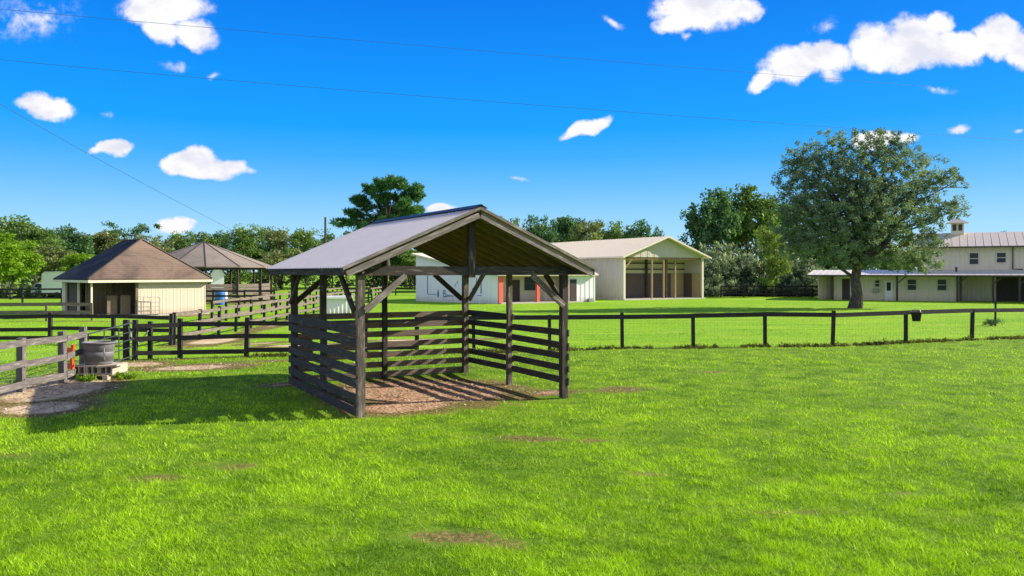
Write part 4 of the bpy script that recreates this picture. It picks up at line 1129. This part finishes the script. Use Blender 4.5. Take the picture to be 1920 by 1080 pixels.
PROTO = []
def proto(kind, seed):
    rng = np.random.default_rng(seed)
    if kind == 'round':
        lobes = [(0, 0, .60, .36, .36, .30)] + [(rng.uniform(-.25, .25), rng.uniform(-.25, .25), rng.uniform(.42, .80), rng.uniform(.15, .25), rng.uniform(.15, .25), rng.uniform(.12, .2)) for _ in range(9)]
        c = envelope_points(rng, 120, lobes, .45); rr = rng.uniform(.06, .105, (120, 1)) * np.array([[1.1, 1.1, .75]]); per, size = 65, .040
    elif kind == 'tall':
        lobes = [(rng.uniform(-.16, .16), rng.uniform(-.16, .16), z, .20 + .18 * math.sin(math.pi * min(1, (1 - z) * 1.6)), .3, .12) for z in np.linspace(.25, .88, 8)]
        c = envelope_points(rng, 115, lobes, .4); rr = rng.uniform(.07, .12, (115, 1)) * np.array([[1.2, 1.2, .6]]); per, size = 65, .040
    elif kind == 'open':
        lobes = [(rng.uniform(-.36, .36), rng.uniform(-.36, .36), rng.uniform(.55, .93), .14, .14, .06) for _ in range(13)]
        c = envelope_points(rng, 60, lobes, .2); rr = rng.uniform(.05, .085, (60, 1)) * np.array([[1.4, 1.4, .55]]); per, size = 60, .034
    elif kind == 'cone':
        lobes = [(0, 0, z, .50 * (1 - z ** 1.6) + .06, .50 * (1 - z ** 1.6) + .06, .08) for z in np.linspace(.06, .92, 12)]
        c = envelope_points(rng, 170, lobes, .6); rr = rng.uniform(.055, .10, (170, 1)) * np.array([[.9, .9, 1.25]]); per, size = 60, .046
    c[:, 2] = np.clip(c[:, 2], .05, .97)
    me = leaf_mesh('crown_' + kind, c, rr, per, size, rng, M['leaf_mid'], needle=(kind == 'cone'), tips=(kind == 'cone'))
    b = MB(); idx = rng.choice(len(c), 12, replace=False)
    limbs(b, (0, 0, -.02), (0, 0, .72 if kind != 'cone' else .9), .022, [c[i] for i in idx], rng, .003, .3)
    o = b.build('trunk_proto', M['bark']); tm = o.data; bpy.data.objects.remove(o)
    return kind, tm, me


for k, s in (('round', 1), ('round', 2), ('round', 3), ('tall', 4), ('tall', 5), ('open', 6), ('open', 7), ('cone', 8), ('cone', 9)):
    PROTO.append(proto(k, s))


def tree(name, label, px, d, top_y, wpx, kind, mt, cat='tree', group=None):
    """a tree whose foot is at distance d, seen wpx wide and reaching up to picture row top_y when stood where it grows"""
    loc = at(px, d); h = H + (HY - top_y) * d / F; w = wpx * d / F * 1.25
    opts = [p for p in PROTO if p[0] == kind]; pr = random.choice(opts)
    r = thing(name, loc, label, cat, group)
    rz = random.uniform(0, 6.28)
    r.rotation_euler.z = rz
    for nm, me in (('trunk', pr[1]), ('crown', pr[2])):
        o = bpy.data.objects.new(nm, me); COL.objects.link(o); o.parent = r; o.scale = (w, w, h / .97)
        if nm == 'crown':
            o.material_slots[0].link = 'OBJECT'; o.material_slots[0].material = mt
    return r


TG = 'trees along the far edge of the pasture'
for px, d, ty, w, kind, mt, lab in [
    (-35, 78, 425, 150, 'round', 'leaf_bright', 'sunlit yellow-green tree cut by the left edge of the view'),
    (22, 84, 445, 95, 'round', 'leaf_bright', 'bright yellow-green leafy tree nearest the left edge beside the fence'),
    (8, 118, 408, 120, 'tall', 'leaf_mid', 'tall mid-green tree behind the yellow-green ones at the left edge'),
    (65, 112, 418, 95, 'round', 'leaf_mid', 'mid-green tree rising behind the silver car'),
    (100, 98, 455, 85, 'round', 'leaf_olive', 'low olive bushy tree just behind the white trailer'),
    (130, 122, 420, 90, 'round', 'leaf_dark', 'dark round oak rising left of the stable roof'),
    (150, 96, 470, 75, 'round', 'leaf_bright', 'small bright green tree peeping over the dark slope of the stable roof'),
    (195, 128, 428, 85, 'round', 'leaf_olive', 'grey-olive tree behind the dark slope of the stable roof'),
    (240, 132, 412, 80, 'open', 'leaf_dark', 'flat-topped open tree standing above the stable ridge'),
    (285, 126, 433, 80, 'round', 'leaf_olive', 'olive tree behind the peak of the stable roof'),
    (330, 136, 436, 70, 'tall', 'leaf_mid', 'slim tree in front of the low white cloud'),
    (375, 134, 430, 75, 'round', 'leaf_mid', 'green tree directly above the peak of the round pen'),
    (415, 138, 434, 60, 'tall', 'leaf_dark', 'dark slim tree where the steep power line ends'),
    (450, 128, 424, 80, 'tall', 'leaf_mid', 'taller green tree behind the right slope of the round pen'),
    (492, 134, 440, 60, 'round', 'leaf_dark', 'small dark tree behind the right eave of the round pen'),
    (520, 122, 462, 85, 'round', 'leaf_olive', 'low olive tree at the left corner of the shelter roof'),
    (528, 138, 428, 75, 'tall', 'leaf_olive', 'olive tall tree above the left corner of the shelter roof'),
    (575, 134, 430, 70, 'tall', 'leaf_mid', 'green tree just left of the bare utility pole'),
    (622, 138, 434, 60, 'round', 'leaf_dark', 'dark tree just behind the bare utility pole'),
    (650, 132, 438, 60, 'round', 'leaf_mid', 'small green tree right of the bare utility pole'),
    (700, 140, 440, 100, 'round', 'leaf_dark', 'dark tree low behind the shelter roof below the tall pine'),
    (770, 140, 452, 100, 'round', 'leaf_mid', 'green tree seen through the back gable of the shelter'),
    (962, 126, 398, 65, 'round', 'leaf_mid', 'green tree just right of the shelter peak'),
    (1010, 122, 394, 75, 'round', 'leaf_dark', 'rounded dark tree above the right slope of the shelter roof'),
    (1060, 126, 397, 85, 'round', 'leaf_dark', 'broad dark tree above the left end of the tan barn roof'),
    (1110, 118, 418, 75, 'tall', 'leaf_olive', 'olive tree close behind the middle of the tan barn roof'),
    (1150, 126, 404, 80, 'round', 'leaf_mid', 'green tree behind the middle of the tan barn ridge'),
    (1195, 122, 404, 70, 'round', 'leaf_dark', 'dark tree behind the peak of the tan barn'),
    (1232, 124, 416, 40, 'round', 'leaf_dark', 'small dark tree at the right end of the trees behind the barn'),
    (1335, 108, 345, 110, 'round', 'leaf_dark', 'tall dark green tree right of the barn with its top against the sky'),
    (1400, 112, 338, 130, 'round', 'leaf_mid', 'tall brighter green tree half hidden behind the lawn oak'),
    (1470, 118, 372, 120, 'round', 'leaf_dark', 'dark tree hidden behind the left side of the lawn oak'),
    (1555, 124, 440, 130, 'round', 'leaf_dark', 'dark tree showing under the lawn oak crown left of its trunk'),
    (1640, 126, 450, 120, 'round', 'leaf_olive', 'olive tree behind the low roof of the beige stable house'),
    (1912, 120, 430, 60, 'open', 'leaf_dark', 'dark tree peeping over the roof at the right edge'),
]:
    tree('tree', lab, px, d, ty, w, kind, M[mt], group=TG)
HG = 'pale-tipped pines in the row right of the barn'
for px, d, ty, w, lab in [
    (1318, 96, 462, 62, 'pale-tipped hedge pine touching the right corner of the barn'),
    (1352, 97, 456, 60, 'pale-tipped hedge pine second in the row from the barn'),
    (1385, 98, 462, 60, 'pale-tipped hedge pine third in the row from the barn'),
    (1416, 97, 458, 58, 'pale-tipped hedge pine left of the yellow-green column tree'),
    (1482, 97, 466, 66, 'pale-tipped hedge pine right of the yellow-green column tree'),
    (1515, 96, 484, 56, 'short pale-tipped hedge pine at the end of the row by the house')]:
    tree('pine_tree', lab, px, d, ty, w * 1.35, 'cone', M['tip'], group=HG)
tree('column_tree', 'yellow-green upright tree standing in front of the hedge pine row', 1450, 92, 428, 62, 'tall', M['leaf_column'])

# tall pine behind the shelter
def pine():
    rng = np.random.default_rng(77); d = 100.0
    foot = at(722, d); r = thing('pine_tree', foot, 'tall broad pine with tufted boughs rising behind the shelter roof', 'tree')
    px = lambda x, y, o: foot + V(((x - 722) * d / F, o, H + (HY - y) * d / F))
    boughs = [(665, 405, 24, 14), (652, 418, 16, 10), (690, 412, 22, 12), (676, 380, 20, 14), (668, 370, 12, 10), (700, 378, 26, 16), (690, 352, 12, 10),
              (712, 350, 22, 14), (735, 346, 26, 14), (757, 352, 18, 12), (722, 368, 26, 14), (748, 372, 24, 14), (772, 362, 16, 13), (781, 353, 9, 10), (765, 382, 18, 12),
              (740, 396, 26, 14), (715, 400, 22, 12), (762, 398, 20, 10), (785, 394, 13, 7), (730, 415, 24, 12), (700, 425, 22, 12), (750, 415, 24, 10), (660, 398, 10, 8), (742, 338, 12, 8), (725, 340, 12, 8)]
    cs, rs, tn = [], [], []
    b = MB(); tips = []
    for x, y, w, h in boughs:
        o = rng.uniform(-3, 3); c = px(x, y, o); tips.append(c)
        for k in range(12):
            cs.append([c.x + rng.normal() * w * .42 * d / F, c.y + rng.normal() * 1.0, c.z + rng.normal() * h * .38 * d / F])
            q = rng.uniform(.35, .6); rs.append([q * 1.15, q * 1.15, q * .8]); tn.append(rng.random() * .6 + (.35 if y > 390 and x > 715 else 0))
    cs = np.array(cs) - np.array([foot.x, foot.y, 0]); rs = np.array(rs)
    me = leaf_mesh('pine_crown', cs, rs, 75, .42, rng, M['needle'], needle=True, tintc=np.array(tn))
    o = bpy.data.objects.new('crown', me); COL.objects.link(o); o.parent = r
    limbs(b, foot, px(728, 360, 0), .42, tips, rng, .05, .62)
    b.build('trunk', M['bark'], r)
pine()

# the big oak on the lawn
def oak():
    rng = np.random.default_rng(5); d = 64.0
    foot = at(1603, d); r = thing('oak_tree', foot, 'big spreading oak standing alone on the lawn in front of the stable house', 'tree')
    s = d / F
    # crown lobes in picture-plane metres from the foot: (dx, z, rx, rz)
    L = [(0, 330, 90, 60), (-70, 330, 70, 60), (75, 335, 75, 65), (-45, 285, 60, 40), (45, 280, 55, 38), (-95, 300, 40, 35), (5, 400, 130, 70), (-75, 400, 85, 65),
         (100, 395, 85, 60), (150, 350, 55, 55), (170, 375, 42, 50), (175, 335, 28, 28), (-105, 350, 55, 60), (60, 455, 100, 45), (-50, 455, 95, 45), (125, 460, 70, 45), (-10, 262, 28, 20), (20, 255, 22, 18), (165, 420, 42, 40), (110, 300, 45, 35), (80, 275, 25, 20), (-120, 310, 22, 22), (135, 495, 42, 30), (95, 500, 40, 26), (-95, 470, 50, 35), (-125, 430, 40, 40), (40, 255, 16, 14), (-60, 262, 14, 14), (195, 395, 20, 24), (-45, 490, 55, 24), (40, 492, 60, 22), (110, 520, 30, 16)]
    lobes = [(dx * s, 0, H + (HY - y) * s, rx * s, max(rx * s * .95, 2.2) * (1.0 if abs(dx) < 90 else .8), rz * s) for dx, y, rx, rz in L]
    c = envelope_points(rng, 2600, lobes, .25)
    far_ = rng.random(2600) < .10; cen = c.mean(0); c[far_] = cen + (c[far_] - cen) * rng.uniform(1.0, 1.12, (far_.sum(), 1)); gap = fbm(c[:, 0] * .55 + 20, c[:, 2] * .55 + c[:, 1] * .2, 61, 2); c = c[(gap > .31) & ~((c[:, 0] > 6.9) & (c[:, 2] < 7.1))]; NC = len(c)
    c[:, 2] = np.maximum(c[:, 2], 2.9 + rng.random(NC) * .9)
    rr = rng.uniform(.2, .44, (NC, 1)) * np.array([[1.0, 1.0, .95]])
    me = leaf_mesh('oak_crown', c, rr, 48, .165, rng, M['leaf_oak'])
    o = bpy.data.objects.new('crown', me); COL.objects.link(o); o.parent = r
    b = MB(); idx = rng.choice(NC, 60, replace=False)
    limbs(b, foot - V((0, 0, .2)), foot + V((.15, 0, 10.0)), .47, [V(c[i]) + foot for i in idx], rng, .03, .36)
    for dx, dy, dz in ((-3.2, 1, 9), (3.4, -.6, 9.2), (-1.6, -2, 10.5), (1.8, 1.5, 11), (5.0, .3, 8), (-4.4, -1, 8)):
        b.tube([foot + V((0, 0, 3.3)), foot + V((dx * .3, dy * .4, 3.3 + (dz - 3.3) * .6)), foot + V((dx, dy, dz))], [.26, .17, .07], 8)
    b.build('trunk', M['bark'], r)
oak()

# undergrowth along the wood edge: one mass nobody could count
def undergrowth():
    rng = np.random.default_rng(9); cs, rs = [], []
    for k in range(2600):
        x = rng.uniform(-115, 105); y = 148 + rng.normal() * 3
        hmax = 8.2 + 1.6 * math.sin(x * .13) + 1.0 * math.sin(x * .37) + rng.normal() * .5
        cs.append([x, y, rng.uniform(.3, hmax)]); q = rng.uniform(.8, 1.5); rs.append([q, q, q * .8])
    for k in range(320):
        x = rng.uniform(22, 42); y = 101 + rng.normal() * 1.2
        cs.append([x, y, rng.uniform(.2, 3.5)]); q = rng.uniform(.5, .9); rs.append([q, q, q])
    for k in range(260):
        x = rng.uniform(-72, -40); y = 93 + rng.normal() * 1.5
        cs.append([x, y, rng.uniform(.1, 1.3)]); q = rng.uniform(.4, .8); rs.append([q, q, q * .8])
    me = leaf_mesh('undergrowth', np.array(cs), np.array(rs), 36, .55, rng, M['leaf_wood'])
    o = bpy.data.objects.new('undergrowth', me); COL.objects.link(o)
    tag(o, 'dark tangled undergrowth and wood edge along the far side of the pasture', 'undergrowth', kind='stuff')
undergrowth()

def weed(label, c, n, h, mt='leaf_mid'):
    rng = np.random.default_rng(int(abs(c[0]) * 100)); c = V(c)
    cs = np.array([[rng.normal() * h * .9, rng.normal() * h * .6, rng.uniform(.05, h)] for _ in range(n)])
    rs = np.full((n, 3), h * .45)
    me = leaf_mesh('weed', cs, rs, 28, .09, rng, M[mt], needle=True)
    o = bpy.data.objects.new('weed_clump', me); COL.objects.link(o); o.location = c
    tag(o, label, 'weeds')
def fence_weeds():
    rng = np.random.default_rng(15); cs, rs = [], []
    for k in range(1500):
        x = rng.uniform(-9, 34)
        if fbm(np.array([x * .9]), np.array([3.0]), 91, 3)[0] < .36: continue
        y = float(front_y(np.array([x]))[0]) - .12 + rng.normal() * .17
        q = rng.uniform(.03, .085) * (1 if rng.random() < .93 else 1.8); cs.append([x, y, q * .7]); rs.append([q * 1.3, q, q])
    me = leaf_mesh('fence_weeds', np.array(cs), np.array(rs), 22, .07, rng, M['leaf_weed'], needle=True)
    o = bpy.data.objects.new('fence_weeds', me); COL.objects.link(o)
    tag(o, 'dark and dry weeds left standing along the foot of the front fence', 'weeds', kind='stuff')
fence_weeds()
weed('dark weed clump around the foot of the thin stake', at(1864, 43), 22, .3, 'leaf_dark')
weed('leafy green weeds at the front of the concrete block stand', (TC.x + .1, TC.y - .75, 0), 14, .16, 'leaf_bright')
weed('green weeds beside the right end of the concrete block stand', (TC.x + .75, TC.y - .2, 0), 10, .16, 'leaf_bright')

# ------------------------------------------------------------------ sky, sun, camera
SUN = V((1.8, .42, 1.0)).normalized()          # toward the sun
EL = math.asin(SUN.z)
sun = bpy.data.lights.new('sun', 'SUN'); sun.energy = 4.2; sun.angle = math.radians(.5); sun.color = (1.0, .90, .76)
so = bpy.data.objects.new('sun', sun); COL.objects.link(so)
so.rotation_euler = (-SUN).to_track_quat('-Z', 'Y').to_euler()

wd_ = bpy.data.worlds.new('World'); SC.world = wd_; wd_.use_nodes = True
t = NT(wd_.node_tree)
sky = t.n('ShaderNodeTexSky', sky_type='NISHITA', sun_disc=False)
sky.sun_elevation = EL; sky.sun_rotation = math.atan2(SUN.x, SUN.y)
sky.air_density = 1.0; sky.dust_density = 0.3; sky.ozone_density = 2.0
dirv = t.n('ShaderNodeTexCoord').outputs['Generated']
hsv = t.n('ShaderNodeHueSaturation'); hsv.inputs['Saturation'].default_value = 1.35; hsv.inputs['Value'].default_value = 1.0
t.l(sky.outputs[0], hsv.inputs['Color'])
sep = t.n('ShaderNodeSeparateXYZ'); t.l(dirv, sep.inputs[0])
SK = 4.2
deep = t.ramp(sep.outputs[2], [(0.0, (.50, .78, 1, 1)), (.05, (.34, .68, 1, 1)), (.105, (.13, .50, 1, 1)), (.14, (.04, .41, 1, 1)), (.175, (0, .35, 1, 1)), (.25, (0, .27, .96, 1)), (.32, (0, .20, .86, 1)), (1, (0, .09, .5, 1))])
dsc = t.n('ShaderNodeVectorMath', operation='SCALE'); t.l(deep, dsc.inputs[0]); dsc.inputs['Scale'].default_value = SK
skyc = t.mix(.96, hsv.outputs[0], dsc.outputs[0])
ysafe = t.math('MAXIMUM', sep.outputs[1], .02)
cmb = t.n('ShaderNodeCombineXYZ')
t.l(t.math('DIVIDE', sep.outputs[0], ysafe), cmb.inputs[0]); t.l(t.math('DIVIDE', sep.outputs[2], ysafe), cmb.inputs[1])
p2 = cmb.outputs[0]
nz = t.n('ShaderNodeTexNoise'); nz.inputs['Scale'].default_value = 22; nz.inputs['Detail'].default_value = 5; t.l(p2, nz.inputs['Vector'])
off = t.n('ShaderNodeVectorMath', operation='SUBTRACT'); t.l(nz.outputs['Color'], off.inputs[0]); off.inputs[1].default_value = (.5, .5, .5)
sc_ = t.n('ShaderNodeVectorMath', operation='SCALE'); t.l(off.outputs[0], sc_.inputs[0]); sc_.inputs['Scale'].default_value = .026
ad = t.n('ShaderNodeVectorMath', operation='ADD'); t.l(p2, ad.inputs[0]); t.l(sc_.outputs[0], ad.inputs[1])
pd = ad.outputs[0]
CL = [(310, 12, 100, 46, 0, 1), (365, 62, 52, 34, -20, 1), (300, 55, 50, 30, -20, .9), (60, 35, 130, 50, 10, .36),
      (92, 202, 62, 27, -8, 1), (112, 208, 40, 22, 0, .9), (60, 196, 42, 14, 0, .7), (212, 278, 46, 17, 4, 1), (180, 284, 22, 10, 0, .7),
      (372, 298, 46, 27, 0, 1), (338, 308, 42, 24, 0, .95), (385, 318, 70, 22, 0, 1), (428, 310, 46, 17, -12, .9), (466, 322, 20, 9, -10, .6), (326, 424, 46, 20, 0, 1),
      (1100, 236, 58, 15, 22, .85), (1315, 22, 110, 40, 0, 1), (1390, 18, 48, 28, 0, .9), (1265, 48, 52, 22, 12, .85), (1286, 70, 16, 12, 0, .5),
      (1480, 122, 70, 36, 10, 1), (1432, 148, 40, 20, 40, .8), (1550, 108, 70, 38, 0, 1), (1556, 138, 40, 18, 0, .6), (1640, 88, 60, 50, 0, 1), (1720, 72, 70, 54, 0, 1), (1762, 45, 34, 28, 0, .95), (1690, 105, 110, 36, 0, .9),
      (1800, 92, 75, 42, 0, 1), (1870, 75, 55, 48, 0, 1), (1930, 95, 60, 46, 0, 1), (1990, 60, 70, 50, 0, 1), (1650, 264, 62, 20, 5, 1), (1700, 258, 30, 14, 0, .8), (1797, 242, 24, 10, 5, .6), (1908, 246, 16, 6, 0, .4), (1150, 40, 30, 9, -35, .42),
      (1542, 46, 32, 18, 20, .42), (335, 120, 48, 14, 0, .42), (402, 142, 14, 7, 0, .36), (830, 392, 32, 13, 0, .9), (975, 335, 26, 5, 0, .4), (200, 214, 18, 8, 0, .36), (1755, 170, 40, 9, 0, .34), (-200, 150, 160, 60, 0, 1), (2300, 200, 160, 60, 0, 1), (-420, 330, 120, 40, 0, 1), (2150, 330, 90, 30, 0, 1)]
acc = None; low = None
for cx, cy, rx, ry, an, st_ in CL:
    mp = t.mapping(pd, ((rx + 1) / F, (ry + 1) / F, 1), ((cx - CX) / F, (HY - cy) / F, 0), (0, 0, math.radians(an)), 'TEXTURE')
    ln = t.n('ShaderNodeVectorMath', operation='LENGTH'); t.l(mp, ln.inputs[0])
    m_ = t.math('MULTIPLY', t.math('SUBTRACT', 1.0, ln.outputs['Value']) , st_ if st_ > .6 else st_ * .55)
    acc = m_ if acc is None else t.math('MAXIMUM', acc, m_)
n2 = t.math('ADD', t.math('MULTIPLY', t.noise(p2, 26, 9, .64, .4), .72), t.math('MULTIPLY', t.noise(p2, 95, 6, .6), .28))
front = t.math('GREATER_THAN', sep.outputs[1], .05)
dens = t.math('ADD', acc, t.math('MULTIPLY', t.math('SUBTRACT', n2, .5), 1.3))
alpha = t.math('MULTIPLY', t.sstep(dens, 0.0, .42), front)
alpha = t.math('MULTIPLY', alpha, t.sstep(acc, -.02, .16))
shade = t.sstep(t.noise(t.mapping(p2, (1, 1.6, 1), (.02, -.02, 0)), 16, 5), .3, .62)
CLW = 4.3
cc = t.mix(shade, (.74 * CLW, .75 * CLW, .86 * CLW, 1), (1.0 * CLW, .985 * CLW, .99 * CLW, 1))
# white fill added to the unseen sky behind the viewer, brightening shaded fronts
nb = t.noise(dirv, 2.4, 6, .6)
back = t.math('MULTIPLY', t.sstep(nb, .40, .60), t.sstep(t.math('MULTIPLY', sep.outputs[1], -1.0), -.02, .25))
skyf = t.mix(t.math('MULTIPLY', back, .9), t.mix(alpha, skyc, cc), (5.0, 4.95, 4.9, 1))
bg = t.n('ShaderNodeBackground'); bg.inputs['Strength'].default_value = .10; t.l(skyf, bg.inputs['Color'])
wo = t.n('ShaderNodeOutputWorld'); t.l(bg.outputs[0], wo.inputs['Surface'])

cam = bpy.data.cameras.new('camera'); co_ = bpy.data.objects.new('camera', cam); COL.objects.link(co_)
cam.sensor_width = 36; cam.lens = F / 1920 * 36; cam.shift_y = (HY - 540) / 1920.0
cam.clip_start = .1; cam.clip_end = 6000
co_.location = (0, 0, H); co_.rotation_euler = (math.pi / 2, 0, 0)
SC.camera = co_
vs = SC.view_settings
vs.view_transform = 'Standard'; vs.look = 'None'; vs.exposure = 1.3; vs.gamma = 1.0
SC.cycles.max_bounces = 8; SC.cycles.diffuse_bounces = 6; SC.cycles.transparent_max_bounces = 6
SC.cycles.use_adaptive_sampling = True
SC.cycles.use_denoising = True
SC.cycles.denoiser = 'OPENIMAGEDENOISE'
SC.cycles.denoising_input_passes = 'RGB_ALBEDO_NORMAL'
SC.cycles.denoising_prefilter = 'ACCURATE'
